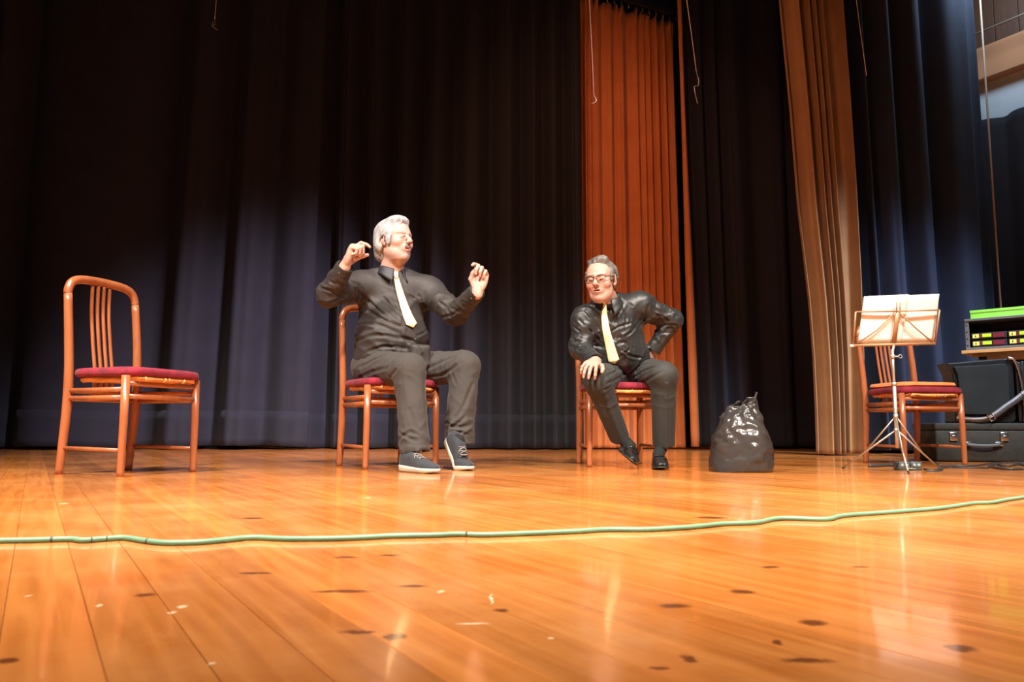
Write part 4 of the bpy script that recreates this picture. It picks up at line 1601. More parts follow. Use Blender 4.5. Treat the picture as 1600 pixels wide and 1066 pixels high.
    H.el(hT((0, -.02, -.165)), (.12, .12, .06), HM, .01, 's')

    def dh(P):
        q = ((P - hp) @ HM) / sc
        fl = -.80 * q[..., 1] - .60 * q[..., 2]
        cr_ = .60 * q[..., 1] - .80 * q[..., 2]
        wv = vnoise(np.stack([q[..., 0] * 14, q[..., 1] * 10, q[..., 2] * 10], -1))
        f = ridged(np.stack([q[..., 0] * 75 + wv * 2, cr_ * 75 + wv * 2.5, fl * 9], -1))
        return -.0040 * (f ** 1.3 - .4) - .012 * (wv - .5)
    H.disp = dh
    hair = sdf_obj('hair', H, hp - .17, hp + .17, .0028, M['hair_white'], root)
    for s_ in (1, -1):
        mp_ = smooth_path([hT(q) for q in ((0, .0970, -.0480), (s_ * .012, .0950, -.0500), (s_ * .022, .0885, -.0545), (s_ * .028, .0815, -.0610))], 4)
        MB().tube(mp_, list(np.interp(np.linspace(0, 1, len(mp_)), [0, .5, 1], [.0070, .0078, .0030])), 8).build('moustache', M['hair_white'], root)
    # headset microphone behind the ear
    hs = MB().tube(smooth_path([hT((-.092, -.02, .028)), hT((-.094, -.035, .0)), hT((-.090, -.038, -.030)), hT((-.080, -.03, -.05))], 6), .004, 6).build('headset', M['strip_light'], root)
    # ---- shoes and socks
    rh, rt = FL(627, 736.5), FL(689, 740)
    rh = np.array([rh[0] - .0, 3.86, .002]); rh[0] = W(622, 735, 3.86)[0] + .02
    rt = np.array([W(684, 742, 3.67)[0], 3.66, .002])
    s1, q1 = sneaker(root, rh, rt, an_r, flip=-1)
    lt = np.array([W(737, 737, 3.93)[0], 3.92, .002])
    lh = lt + nrm((-.62, .78, 0)) * .285
    s2, q2 = sneaker(root, lh, lt, an_l, bend=R(47), flip=-1)
    for q, an in ((q1, an_r), (q2, an_l)):
        a, b = q(.22, 0, .085), an
        MB().tube([q(.24, 0, .05), a, (a + b) / 2, b + np.array([0, 0, .05])], [.030, .033, .036, .040], 14).build('sock', M['sock'], root)
    for ch in root.children:
        ch.matrix_parent_inverse = inv
    return root


# ================================================================== PERSON 2: glasses, hand on knee, hand on hip
def person_two():
    root = thing('person', 'seated person with dark glasses and receding grey hair, one hand on knee, other on hip', 'person', (CH[2][0][0], CH[2][0][1], 0))
    off = np.array([root.location.x, root.location.y, 0])
    inv = Matrix.Translation(-Vector(off))
    sh_r, sh_l = W(913, 499, 4.37), W(1000, 477, 4.44)
    el_r, wr_r = W(907, 545, 4.36), W(929, 564, 4.17)
    el_l, wr_l = W(1049, 501, 4.50), W(1022, 546, 4.53)
    hip_r, hip_l = np.array([.60, 4.60, .545]), np.array([.785, 4.62, .545])
    kn_r, an_r = W(934, 597, 4.20), W(968, 684, 4.36)
    kn_l, an_l = W(1037, 587, 4.20), W(1037, 692, 4.32)
    neck = W(949, 466, 4.37)
    hp = W(939, 438, 4.28)
    tf = nrm((-.10, -.98, -.15))
    tl = nrm(np.cross((0, 0, 1), tf)) * -1
    tl = nrm(sh_l - sh_r)
    tf = nrm(tf - tl * (tf @ tl))
    up = np.cross(tl, tf) * -1.0
    if up[2] < 0:
        up = -up
    TM = np.stack([tl, tf, up], 1)
    S = Shape()
    chest = W(957, 505, 4.43)
    belly = W(966, 545, 4.47)
    S.el(belly, (.165, .125, .125), TM, .06)
    S.el(chest, (.168, .112, .130), TM, .08)
    S.el((.70, 4.58, .575), (.175, .145, .085), None, .06)
    S.rc(sh_r, sh_l, .058, .060, .05)
    S.rc(neck + np.array([0, .03, -.02]), sh_r, .050, .050, .06)
    S.rc(neck + np.array([0, .03, -.02]), sh_l + np.array([0, 0, .01]), .050, .052, .06)
    S.rc(sh_r, el_r, .064, .058, .045)
    S.rc(el_r, wr_r, .056, .042, .03)
    S.rc(sh_l, el_l, .070, .062, .045)
    S.rc(el_l, wr_l, .060, .044, .03)
    S.bx(W(990, 560, 4.44), (.090, .030, .034), TM, .02, .04)
    fr, fl_ = nrm(wr_r - el_r), nrm(wr_l - el_l)
    S.half_local(wr_r + fr * .012, fr, .07)
    S.half_local(wr_l + fl_ * .012, fl_, .07)
    S.rc(wr_r - fr * .03, wr_r + fr * .05, .035, .035, .004, 's')
    S.rc(wr_l - fl_ * .03, wr_l + fl_ * .05, .036, .036, .004, 's')
    S.el(neck + np.array([0, -.01, .035]), (.060, .060, .05), None, .01, 's')

    def disp(P):
        q = (P - chest) @ TM
        a1 = q[..., 2] * .8 + q[..., 0] * .6
        a2 = q[..., 2] * .8 - q[..., 0] * .6
        nz = vnoise(P * 7)
        f1 = ridged(np.stack([a1 * 18 + nz * 1.8, a2 * 5, q[..., 1] * 5], -1) + 1.3)
        f2 = ridged(np.stack([a2 * 16 + nz * 1.8, a1 * 4.5, q[..., 1] * 5], -1) + 6.1)
        tor = np.exp(-(np.abs(q[..., 0]) / .24) ** 4)
        d_ = -.0115 * tor * (np.where(q[..., 0] < -.01, f1, f2) ** 2.2 - .3)
        d_ += limb_folds(P, sh_r, el_r, .8, .14, .055, .0080, 1.7, .5) + limb_folds(P, el_r, wr_r, .4, .15, .05, .0065, 4.4, -.5)
        d_ += limb_folds(P, sh_l, el_l, .6, .16, .050, .0085, 7.7, -.7) + limb_folds(P, el_l, wr_l, .35, .15, .048, .0070, 2.6, .6)
        d_ += -.0022 * ((np.abs(q[..., 0] - .004) < .016) & (q[..., 1] > 0))
        return d_
    cr = creases(S, [([(985, 505), (965, 512), (952, 520)], .007, .007), ([(1000, 500), (985, 520), (965, 528)], .007, .007), ([(990, 545), (975, 535), (960, 540)], .006, .007),
                     ([(905, 500), (925, 520), (938, 535)], .007, .007), ([(915, 485), (930, 505), (938, 520)], .007, .007), ([(920, 545), (932, 540), (942, 545)], .006, .007),
                     ([(970, 480), (978, 495), (976, 512)], .006, .006), ([(1012, 478), (1008, 495), (1000, 510)], .008, .008), ([(985, 475), (995, 490)], .006, .006),
                     ([(1020, 480), (1035, 492), (1046, 508)], .007, .006), ([(1030, 478), (1045, 486), (1056, 495)], .006, .006), ([(1028, 512), (1042, 508), (1058, 508)], .007, .006),
                     ([(1022, 525), (1036, 520), (1050, 520)], .006, .006), ([(892, 505), (902, 515), (915, 520)], .007, .006), ([(893, 530), (905, 528), (917, 532)], .007, .006),
                     ([(895, 548), (908, 542), (920, 548)], .006, .006), ([(972, 548), (985, 556), (1005, 560)], .008, .007), ([(965, 560), (976, 552), (984, 545)], .006, .006)])
    S.disp = lambda P: disp(P) + cr(P)
    sh = sdf_obj('shirt', S, (.15, 3.95, .45), (1.20, 4.95, 1.12), .0060, M['shirt_b'], root)
    collar(sh, M['shirt_b'], neck + np.array([.0, -.012, -.022]), (-.08, -.30, 1), (-.15, -1, -.2), .063, gap=16, drop=.040, point=.040)
    for px, py in ((958, 508), (962, 530), (971, 550)):
        p = S.trace(px, py)
        disc(sh, p, S.grad(p), .0055, M['button'])
    for w, e in ((wr_r, el_r), (wr_l, el_l)):
        ax = nrm(w - e)
        MB().tube([w - ax * .045, w - ax * .04, w + ax * .004, w + ax * .012], [.0445, .0465, .0460, .0440], 20, caps=False).build('cuff', M['shirt_b'], sh)
    tie(root, S, [(943, 474, .014), (944, 492, .016), (947, 515, .020), (953, 540, .025), (959, 563, .030)], M['tie'], .014)
    T = Shape()
    T.el((.69, 4.62, .555), (.180, .160, .085), None, .05)
    T.rc(hip_r, kn_r, .098, .074, .05)
    T.rc(hip_l, kn_l, .098, .074, .05)
    T.rc(kn_r, an_r, .070, .056, .03)
    T.rc(kn_l, an_l, .070, .062, .03)
    axr, axl = nrm(an_r - kn_r), nrm(an_l - kn_l)
    hem_r, hem_l = an_r + axr * .0, an_l + axl * .012
    T.half_local(hem_r, nrm(axr + np.array([.0, .25, .0])), .13)
    T.half_local(hem_l, axl, .13)
    T.rc(hem_r - axr * .02, hem_r + axr * .15, .043, .044, .004, 's')
    T.rc(hem_l - axl * .02, hem_l + axl * .15, .048, .048, .004, 's')

    def disp2(P):
        d_ = limb_folds(P, hip_r, kn_r, .35, .16, .055, .008, 3.4, .9) + limb_folds(P, hip_l, kn_l, .45, .2, .060, .008, 5.4, -1.1)
        d_ += limb_folds(P, hip_r, kn_r, .92, .09, .05, .004, 6.4, .4) + limb_folds(P, kn_l, an_l, .15, .1, .06, .004, 12.3, -.8)
        d_ += limb_folds(P, kn_r, an_r, .2, .12, .07, .004, 11.4, .9)
        # pressed crease down the front of each leg
        for a, b in ((kn_r, an_r), (kn_l, an_l)):
            ax = nrm(b - a)
            rel = P - a
            t_ = rel @ ax
            pr = rel - t_[..., None] * ax
            sidev = nrm(np.cross(ax, (0, -1, 0)))
            s_ = pr @ sidev
            d_ += -.006 * np.exp(-(s_ / .010) ** 2) * (pr[..., 1] < 0) * (t_ > .02) * (np.abs(s_) < .04) * (t_ < .5)
        return d_
    cr2 = creases(T, [([(945, 590), (962, 580), (976, 572)], .007, .007), ([(948, 600), (964, 592), (978, 582)], .007, .007), ([(952, 580), (966, 574)], .006, .006),
                      ([(990, 590), (1010, 578), (1030, 572)], .007, .007), ([(1000, 600), (1018, 590), (1036, 580)], .007, .007), ([(985, 578), (1005, 570), (1020, 566)], .006, .006),
                      ([(940, 612), (950, 606), (958, 598)], .005, .006)])
    T.disp = lambda P: disp2(P) + cr2(P)
    tr = sdf_obj('trousers', T, (.25, 3.95, .02), (1.15, 4.95, .75), .0060, M['trouser_b'], root)
    # ---- body
    B = Shape()
    HM = frame((-.40, -.90, -.10), (-.05, 0, 1), 0.0)
    sc = .99
    head_ops(B, hp, HM, sc, True, .003, jowl=.002, narrow=.99)
    B.rc(hp + HM @ np.array([0, -.026, -.055]), neck + np.array([0, .03, -.03]), .052, .058, .02)
    B.el(chest, (.13, .085, .10), TM, .05)
    B.el(belly, (.12, .10, .10), TM, .05)
    B.rc(neck, chest, .05, .07, .04)
    B.rc(sh_r, sh_l, .038, .038, .03)
    for a, b, c in ((sh_r, el_r, wr_r), (sh_l, el_l, wr_l)):
        B.rc(a, b, .042, .036, .02)
        B.rc(b, c, .034, .028, .01)
    for a, b, c in ((hip_r, kn_r, an_r), (hip_l, kn_l, an_l)):
        B.rc(a, b, .065, .045, .03)
        B.rc(b, c, .045, .033, .02)
    hand_ops(B, wr_r + fr * .010, (-.34, -.84, -.22), (-.08, .28, -.95), True,
             [(30, 42, 30), (22, 30, 24), (26, 32, 26), (30, 36, 28)],
             [(.040, .050, .012), (.066, .062, .022), (.090, .066, .034)], .98, spread=.16)
    hand_ops(B, wr_l + fl_ * .012, (-.62, .02, -.60), (-.55, .60, -.55), False,
             [(20, 30, 20), (20, 30, 20), (22, 30, 20), (24, 30, 20)],
             [(.040, .042, .018), (.062, .055, .024), (.085, .060, .030)], .98)
    base = (.42, .235, .18)
    sdf_obj('body', B, (.2, 3.85, .05), (1.2, 4.95, 1.25), .0031, M['skin'], root,
            lambda V: head_colors(V, hp, HM, sc, base, True, .003, (.30, .22, .18), (.50, .42, .40), .5))
    # ---- hair
    H = Shape()

    def hT(p):
        return hp + HM @ (np.array(p, float) * sc)
    H.el(hT((0, -.024, .040)), (.084, .100, .094), HM, .02)
    H.el(hT((0, -.070, -.010)), (.072, .050, .070), HM, .03)
    H.el(hT((-.02, .020, .112)), (.040, .040, .024), HM, .02)
    H.el(hT((.040, .006, .106)), (.030, .034, .022), HM, .02)
    for s in (1, -1):
        H.el(hT((s * .076, .010, .022)), (.014, .026, .044), HM, .02)
    H.el(hT((0, .118, .030)), (.078, .086, .084), HM, .010, 's')
    H.el(hT((0, .10, -.085)), (.10, .110, .085), HM, .012, 's')
    for s in (1, -1):
        H.el(hT((s * .088, -.006, -.010)), (.024, .028, .038), HM, .008, 's')
    H.el(hT((0, -.02, -.145)), (.12, .12, .06), HM, .01, 's')

    def dh(P):
        q = ((P - hp) @ HM) / sc
        ang = np.arctan2(q[..., 2], np.abs(q[..., 0]) + .02)
        wv = vnoise(np.stack([q[..., 0] * 22, q[..., 1] * 18, q[..., 2] * 18], -1) + 5)
        f = ridged(np.stack([ang * 10 + q[..., 0] * 34 + wv * 2.4, q[..., 1] * 14, q[..., 2] * 10], -1))
        return -.0050 * (f ** 1.3 - .4) - .016 * (wv - .5)
    H.disp = dh
    sdf_obj('hair', H, hp - .17, hp + .17, .0028, M['hair_grey'], root)
    # ---- glasses
    gl = bpy.data.objects.new('glasses', None)
    COL.objects.link(gl)
    gl.parent = root
    for s in (1, -1):
        cx, cz, gy = s * .0335, -.003, .112
        ring = []
        for k in range(29):
            a = 2 * math.pi * k / 28
            ex = .026 * math.copysign(abs(math.cos(a)) ** .72, math.cos(a))
            ez = .0205 * math.copysign(abs(math.sin(a)) ** .72, math.sin(a))
            ring.append(hT((cx + ex, gy - .18 * abs(cx + ex) ** 1.2 * .8, cz + ez)))
        rr = [.0013 + .0014 * max(0, math.sin(2 * math.pi * k / 28)) for k in range(29)]
        MB().tube(ring, rr, 8, caps=False).build('rim', M['frame_dark'], gl)
        cc = np.mean(ring[:-1], 0)
        ln = MB().add([cc] + ring[:-1], [(0, 1 + k, 1 + (k + 1) % 28) for k in range(28)]).build('lens', M['lens'], gl)
        ln['label'] = 'clear spectacle lens'
        MB().tube([hT((s * .059, .103, .008)), hT((s * .078, .085, .009)), hT((s * .084, .03, .010)), hT((s * .083, -.015, .012))], .0026, 8).build('temple_arm', M['frame_dark'], gl)
    MB().tube(smooth_path([hT((-.0085, .111, .007)), hT((0, .116, .0095)), hT((.0085, .111, .007))], 4), .0026, 8).build('bridge', M['frame_dark'], gl)
    # ---- shoes and socks
    toe_l = np.array([W(1035, 734, 4.07)[0], 4.07, .002])
    heel_l = np.array([W(1026, 727, 4.35)[0], 4.34, .002])
    s1, q1 = dress_shoe(root, heel_l, toe_l)
    toe_r = W(988, 726, 4.12)
    toe_r[2] = .030
    heel_r = W(970, 706, 4.375)
    heel_r[2] = .080
    s2, q2 = dress_shoe(root, heel_r, toe_r, roll=R(38))
    for q, an, nm in ((q1, an_l, 0), (q2, an_r, 1)):
        a, b = q(.22, 0, .066), an
        MB().tube([q(.26, 0, .035), a, (a + b) / 2, b + (kn_l - an_l if nm == 0 else kn_r - an_r) * .12], [.029, .032, .034, .037], 14).build('sock', M['sock'], root)
    for ch in root.children:
        ch.matrix_parent_inverse = inv
    return root


person_one()
person_two()


# ================================================================== OTHER THINGS
# ---- black plastic bag
def plastic_bag():
    b0 = FL(1154, 738)
    Yb = 3.98
    t = thing('plastic_bag', 'crumpled black plastic rubbish bag standing open on the stage floor', 'bag', (W(1157, 730, Yb)[0], Yb, 0))
    off = np.array(t.location)
    prof = [(739, 1111, 1199), (733, 1110, 1204), (715, 1111, 1206), (700, 1112.5, 1204), (685, 1115, 1200), (670, 1120, 1195), (655, 1126.5, 1190),
            (643, 1132.5, 1184), (634, 1138, 1180), (627, 1142, 1178)]
    n = 72
    rows = []
    zs = np.linspace(0, 1, 44)
    ys = np.interp(zs, np.linspace(0, 1, len(prof)), [p[0] for p in prof])
    for j, f in enumerate(zs):
        py = ys[j]
        l = np.interp(-py, [-p[0] for p in prof], [p[1] for p in prof])
        r = np.interp(-py, [-p[0] for p in prof], [p[2] for p in prof])
        A_, B_ = W(l, py, Yb), W(r, py, Yb)
        cx, hw = (A_[0] + B_[0]) / 2, (B_[0] - A_[0]) / 2
        z = max(0.0, A_[2]) if j else 0.0
        dep = hw * np.interp(f, [0, .5, .8, 1], [.85, .9, .62, .34])
        row = []
        for k in range(n):
            a = 2 * math.pi * k / n
            c, s = math.cos(a), math.sin(a)
            e = np.interp(f, [0, .25, 1], [.62, .85, 1.0])
            row.append([cx + hw * math.copysign(abs(c) ** e, c), Yb + dep * math.copysign(abs(s) ** e, s), z])
        rows.append(row)
    G = np.array(rows)
    zt_ = G[..., 2].max()
    f = G[..., 2] / zt_
    an = np.arctan2(G[..., 1] - Yb, G[..., 0] - G[..., 0].mean(1, keepdims=True))
    q = np.stack([G[..., 0] * 9 + G[..., 2] * 7, G[..., 1] * 9, G[..., 2] * 11 - G[..., 0] * 6], -1)
    w = ridged(q + 4) ** 3 * .5 + ridged(q * 2.3 + 9) ** 4 * .35 + ridged(q * 4.7) ** 4 * .25
    rad = np.stack([np.cos(an), np.sin(an)], -1)
    amp = .022 * np.clip(f * 6, .15, 1)
    G[..., :2] += rad * (amp * (w - .45))[..., None]
    dg = G[..., 2] * 1.0 + (G[..., 0] - G[..., 0].mean()) * .9
    G[..., :2] += rad * (.009 * (ridged(np.stack([dg * 26, an * 1.5, G[..., 2] * 3], -1) + 2.5) ** 3 - .3) * np.clip(f * 8, 0, 1))[..., None]
    # folds gathering upward at the mouth
    G[..., :2] += rad * (.007 * np.clip((f - .6) / .4, 0, 1) * np.sin(an * 9 + 2 * np.sin(an * 2)))[..., None]
    # front of the mouth dips so that the inside shows; ear at the right
    top = np.clip((f - .82) / .18, 0, 1)
    G[..., 2] -= top * .020 * np.clip(-np.sin(an), 0, 1) * (1 + .4 * np.sin(an * 5))
    G[..., 2] += top ** 3 * .010 * np.sin(an * 3 + 1) + top ** 2 * .012 * np.cos(an)
    base_ring = G[:1].copy(); base_c = G[:1].mean(1, keepdims=True).repeat(n, 1)
    base_c[..., 2] = 0
    Gb = np.concatenate([base_c, G], 0) - off
    o = obj('bag_film', grid_mesh('bag_film', Gb, closed=True), M['bag'], t)
    solidify(o, .0015)
    # contents bulging inside
    S = Shape()
    c0 = np.array([G[10, :, 0].mean(), Yb, .13])
    S.el(c0, (.125, .10, .145), None, .02).el(c0 + np.array([-.03, 0, -.05]), (.11, .10, .10), None, .03).el(c0 + np.array([.05, .0, .07]), (.07, .06, .07), None, .03)
    S.disp = lambda P: -.012 * (ridged(P * 14) ** 2 - .3)
    S.half((0, 0, .004), (0, 0, -1), 0)
    V, F = S.mesh(c0 - .22, c0 + .24, .008)
    obj('filling', fast_mesh('filling', V - off, F), M['bag_fill'], t)
    # twisted ear
    e0 = W(1176, 630, Yb - .01) - off
    pts = smooth_path([e0 + np.array([-.03, 0, -.03]), e0 + np.array([-.004, -.004, 0]), W(1180, 620, Yb - .02) - off, W(1182, 614, Yb - .015) - off], 4)
    MB().tube(pts, list(np.interp(np.linspace(0, 1, len(pts)), [0, .5, .8, 1], [.016, .014, .007, .012])), 9, sq=((1, 0, 0), .55)).build('twisted_corner', M['bag'], t)
    return t


plastic_bag()


# ---- music stand with papers
def music_stand():
    cx, cy = 2.00, 4.04
    t = thing('music_stand', 'folding metal music stand with bronze desk frame in front of the cushioned chair', 'music stand', (cx, cy, 0))
    hub = np.array([0, 0, .215])
    hub2 = np.array([0, 0, .285])
    feet = [np.array([1.80, 4.25, .006]), np.array([1.925, 3.79, .006]), np.array([2.265, 4.12, .006])]
    for f in feet:
        f = f - np.array([cx, cy, 0])
        lg = MB().tube([hub, f], .0048, 8).build('leg', M['steel_dull'], t)
        MB().tube([f + (hub - f) * .04, f], .0062, 8).build('rubber_foot', M['sole_black'], lg)
        mid = hub * .42 + f * .58
        MB().tube([hub2, mid], .0042, 8).build('strut', M['steel_dull'], t)
    MB().lathe([(0, .275), (.012, .275), (.012, .295), (0, .295)], n=12).build('collar', M['steel'], t)
    MB().lathe([(0, .205), (.012, .205), (.012, .222), (0, .222)], n=12).build('collar', M['steel'], t)
    MB().tube([(0, 0, .12), (0, 0, .46)], .0095, 12).build('lower_tube', M['steel'], t)
    MB().tube([(0, 0, .44), (0, 0, .635)], .0068, 12).build('upper_tube', M['steel'], t)
    MB().lathe([(0, .445), (.0125, .445), (.0125, .462), (0, .462)], n=12).build('clamp', M['steel'], t)
    # wing screw near the top
    sc_ = MB().lathe([(0, .588), (.0115, .588), (.0115, .606), (0, .606)], n=12).build('clamp', M['steel'], t)
    MB().tube([(.008, -.004, .597), (.026, -.010, .597)], .004, 8).build('screw', M['steel'], sc_)
    ring = [(.034 + .009 * math.cos(a), -.012, .597 + .009 * math.sin(a)) for a in np.linspace(0, 2 * math.pi, 13)]
    MB().tube(ring, .0022, 6, caps=False).build('wing_ring', M['steel'], sc_)
    # desk: corners from the photograph on a plane leaning towards the camera at the top
    off = np.array([cx, cy, 0])
    Yb, Yt = 4.06, 3.99

    def D(px, py):
        f = (541 - py) / (541 - 486)
        return W(px, py, Yb + (Yt - Yb) * f) - off
    bl, br = D(1334, 540), D(1461, 537)
    tl_, tr_ = D(1337, 487.5), D(1468, 484.5)
    tm, bm2 = D(1402.5, 486.5), D(1396.5, 538)
    fr_ = lambda a, b, w, nm: MB().tube([a, b], w, 8, sq=((0, 0, 1) if abs(nrm(b - a)[2]) < .7 else (1, 0, 0), 1.0)).build(nm, M['brass'], t)
    # thin flat bars
    fr_(bl + np.array([-.006, 0, 0]), br, .0075, 'lip_bar')
    fr_(tl_, tm, .0042, 'top_bar')
    fr_(tm, tr_, .0042, 'top_bar')
    fr_(tl_, D(1333, 540), .0050, 'side_bar')
    fr_(tr_, D(1461, 537), .0050, 'side_bar')
    MB().tube([D(1403, 489), bm2], .0125, 8, sq=((0, 1, 0), .35)).build('centre_bar', M['brass'], t)
    MB().tube([D(1398, 489), D(1369, 517), D(1340, 537)], .0036, 8).build('brace', M['brass'], t)
    MB().tube([D(1406, 489), D(1431, 513), D(1457, 535)], .0036, 8).build('brace', M['brass'], t)
    c = D(1403.5, 478)
    MB().tube([D(1401, 489), D(1401, 473), D(1406.5, 473), D(1406, 489)], .0028, 8).build('top_clip', M['brass'], t)
    MB().tube([D(1330, 539.5) + np.array([-.006, .0, -.004]), D(1336, 540)], .007, 8).build('end_cap', M['paper'], t)
    MB().tube([bm2 + np.array([0, 0, -.006]), np.array([0, 0, .62])], .0072, 8).build('desk_joint', M['steel'], t)
    # papers on the far side, leaning on the frame
    sheets = [((1350, 463.5), (1419, 460.0), (1409, 537), (1340, 538), .012, 'white sheet of paper resting on the music stand beside the orange curtain', 0),
              ((1402, 462), (1467, 459.5), (1459, 536), (1397, 537), .018, 'white sheet of paper resting on the music stand on its blue curtain side', 1),
              ((1357, 462.5), (1420, 460.8), (1412, 537), (1347, 538), .022, 'rear white sheet of paper on the music stand, mostly behind the front ones', 2)]
    for (a, b, c_, d_, back, lab, k) in sheets:
        def DP(p):
            f = (541 - p[1]) / (541 - 486)
            return W(p[0], p[1], Yb + (Yt - Yb) * f + back)
        A_, B_, C_, E_2 = DP(a), DP(b), DP(c_), DP(d_)
        nn, mm = 9, 9
        G = np.zeros((mm, nn, 3))
        for j in range(mm):
            for i in range(nn):
                u, v = i / (nn - 1), j / (mm - 1)
                p = (A_ * (1 - u) + B_ * u) * (1 - v) + (E_2 * (1 - u) + C_ * u) * v
                p = p + np.array([0, .004 * math.sin(u * 3.1 + k) * (1 - v), 0])
                G[j, i] = p
        o = obj('sheet_of_paper', grid_mesh('sheet_of_paper', G), M['paper'])
        tag(o, lab, 'paper', 'papers on the music stand')
        solidify(o, .0012)


music_stand()

# ---- green cable across the front of the stage
pts = [(-900, 838), (-500, 846), (-200, 852), (-60, 850), (0, 849.5), (60, 848.5), (110, 847), (130, 849), (165, 846.5), (195, 845), (225, 849.5), (260, 853), (310, 852), (350, 848.5), (395, 844.5),
       (450, 846.5), (520, 846), (575, 844), (610, 842), (680, 840.5), (715, 839), (760, 840), (830, 837.5), (900, 834.5), (950, 831.5), (1010, 831.5), (1080, 827.5),
       (1130, 822.5), (1180, 820.5), (1220, 813.5), (1290, 815), (1320, 809), (1400, 803), (1470, 797), (1520, 789.5), (1550, 788), (1580, 782.5), (1640, 775), (1760, 765), (1900, 748), (2050, 742)]
gp = [FL(*p) for p in pts]
for p in gp:
    p[2] = 0.0052
t = thing('floor_cable', 'pale green rubber cable snaking across the front of the stage', 'cable', tuple(gp[0]))
gp = smooth_path([p - gp[0] for p in gp], 6)
ca = MB().tube(gp, .0052, 10).build('cable', M['green_rubber'], t)
for k in (32, 44, 48, 61, 122):
    a, b = np.array(gp[k]), np.array(gp[k + 1])
    m_ = a + (b - a) * .4
    MB().tube([a, m_], .0056, 10).build('tape_mark', M['black_tape'], ca)


# ---- hanging wires
def wire(label, path, Y, ztop, hook):
    P = [W(px, py, Y) for px, py in path]
    d_ = nrm(P[0] - P[1])
    topp = P[0] + d_ * ((ztop - P[0][2]) / d_[2])
    t = thing('hanging_wire', label, 'wire', tuple(P[-1]))
    off = P[-1]
    MB().tube([topp - off] + [p - off for p in P], .0022 * Y / 5, 6).build('cord', M['wire'], t)
    hk = [W(px, py, Y) - off for px, py in hook]
    if hook:
        MB().tube(hk, .0024 * Y / 5, 6).build('wire_hook', M['steel'], t)
    return t


ZT = 6.2
wire('thin cord with a small bent hook hanging before the dark backdrop', [(338, 0), (336.5, 18), (335.5, 30)], 5.6, ZT,
     [(335.5, 30), (331.5, 38), (331, 41), (340, 47), (331.5, 41), (333, 40.5), (337, 36), (335.5, 30)])
wire('thin white cord with a hook hanging before the ruffled orange curtain', [(921, 0), (924, 60), (928, 148)], 5.6, ZT,
     [(928, 148), (932, 157), (930, 160), (924, 162)])
wire('thin cord ending in a long bent hook beside the narrow orange edge', [(1073, 0), (1080, 50), (1088, 112)], 5.6, ZT,
     [(1088, 112), (1092, 126), (1091, 134), (1084.5, 135), (1086, 146), (1090, 162)])
wire('thin straight cord hanging before the dark blue curtain', [(1338, 0), (1346, 60), (1354, 118)], 5.6, ZT, [])

# ---- flat black instrument case on the floor
YC = 5.36
cA = FL(1464, 722)
CW, CDp, CHt = 0.98, 0.34, 0.262
t = thing('instrument_case', 'long dark grey vinyl instrument case with metal latches lying on the floor', 'case', (cA[0], cA[1], 0), R(-4))
MB().box((CW / 2, CDp / 2, .105 + .004), (CW / 2, CDp / 2, .105), None, .012).build('body', M['case'], t)
lid = MB().box((CW / 2, CDp / 2, .238), (CW / 2 + .002, CDp / 2 + .002, .025), None, .010).build('lid', M['case'], t)
for x in (.115, .445):
    la = MB().box((x, -.006, .172), (.026, .006, .030), None, .004).build('latch', M['case_trim'], t)
    MB().box((x, -.014, .165), (.012, .004, .014), None, .002).build('latch_button', M['case_trim'], la)
hp_ = smooth_path([(.20, -.004, .122), (.205, -.022, .116), (.30, -.030, .110), (.395, -.022, .116), (.40, -.004, .122)], 5)
ha = MB().tube(hp_, .009, 8, sq=((0, 0, 1), 1.25)).build('handle', M['strip'], t)
for x in (.20, .405):
    MB().box((x, -.010, .122), (.028, .008, .014), None, .003).build('handle_mount', M['case_trim'], ha)
for x in (.03, CW - .03):
    for y in (.03, CDp - .03):
        MB().lathe([(0, 0), (.012, 0), (.012, .008), (0, .008)], (x, y, 0), 10).build('foot', M['sole_black'], t)

# ---- accordion on the case
t = thing('accordion', 'glossy black accordion with a leather shoulder strap standing on the instrument case', 'accordion', (cA[0] + .13, cA[1] + .02, .2635), R(-6))
# bass box / back panel facing the camera
P0 = [(0.035, 0), (.40, 0), (.43, .02), (.435, .40), (.40, .445), (.0, .412), (.012, .385), (.035, .33), (.045, .20)]
mb = MB()
n_ = len(P0)
V = [(x, 0.03, z) for x, z in P0] + [(x, .20, z) for x, z in P0]
mb.add(V, [tuple(range(n_))] + [tuple(range(2 * n_ - 1, n_ - 1, -1))] + [(i, i + n_, (i + 1) % n_ + n_, (i + 1) % n_) for i in range(n_)])
body = mb.build('body', M['accordion'], t, smooth=False)
bv = body.modifiers.new('bevel', 'BEVEL'); bv.width = .010; bv.segments = 3
PP = [(.055, .055), (.385, .055), (.395, .37), (.375, .405), (.035, .385), (.058, .33), (.068, .2)]
n_ = len(PP)
V = [(x, 0.012, z) for x, z in PP] + [(x, .035, z) for x, z in PP]
pd = MB().add(V, [tuple(range(n_)), tuple(range(2 * n_ - 1, n_ - 1, -1))] + [(i, i + n_, (i + 1) % n_ + n_, (i + 1) % n_) for i in range(n_)]).build('back_pad', M['accordion_pad'], t, smooth=False)
bv = pd.modifiers.new('bevel', 'BEVEL'); bv.width = .008; bv.segments = 3
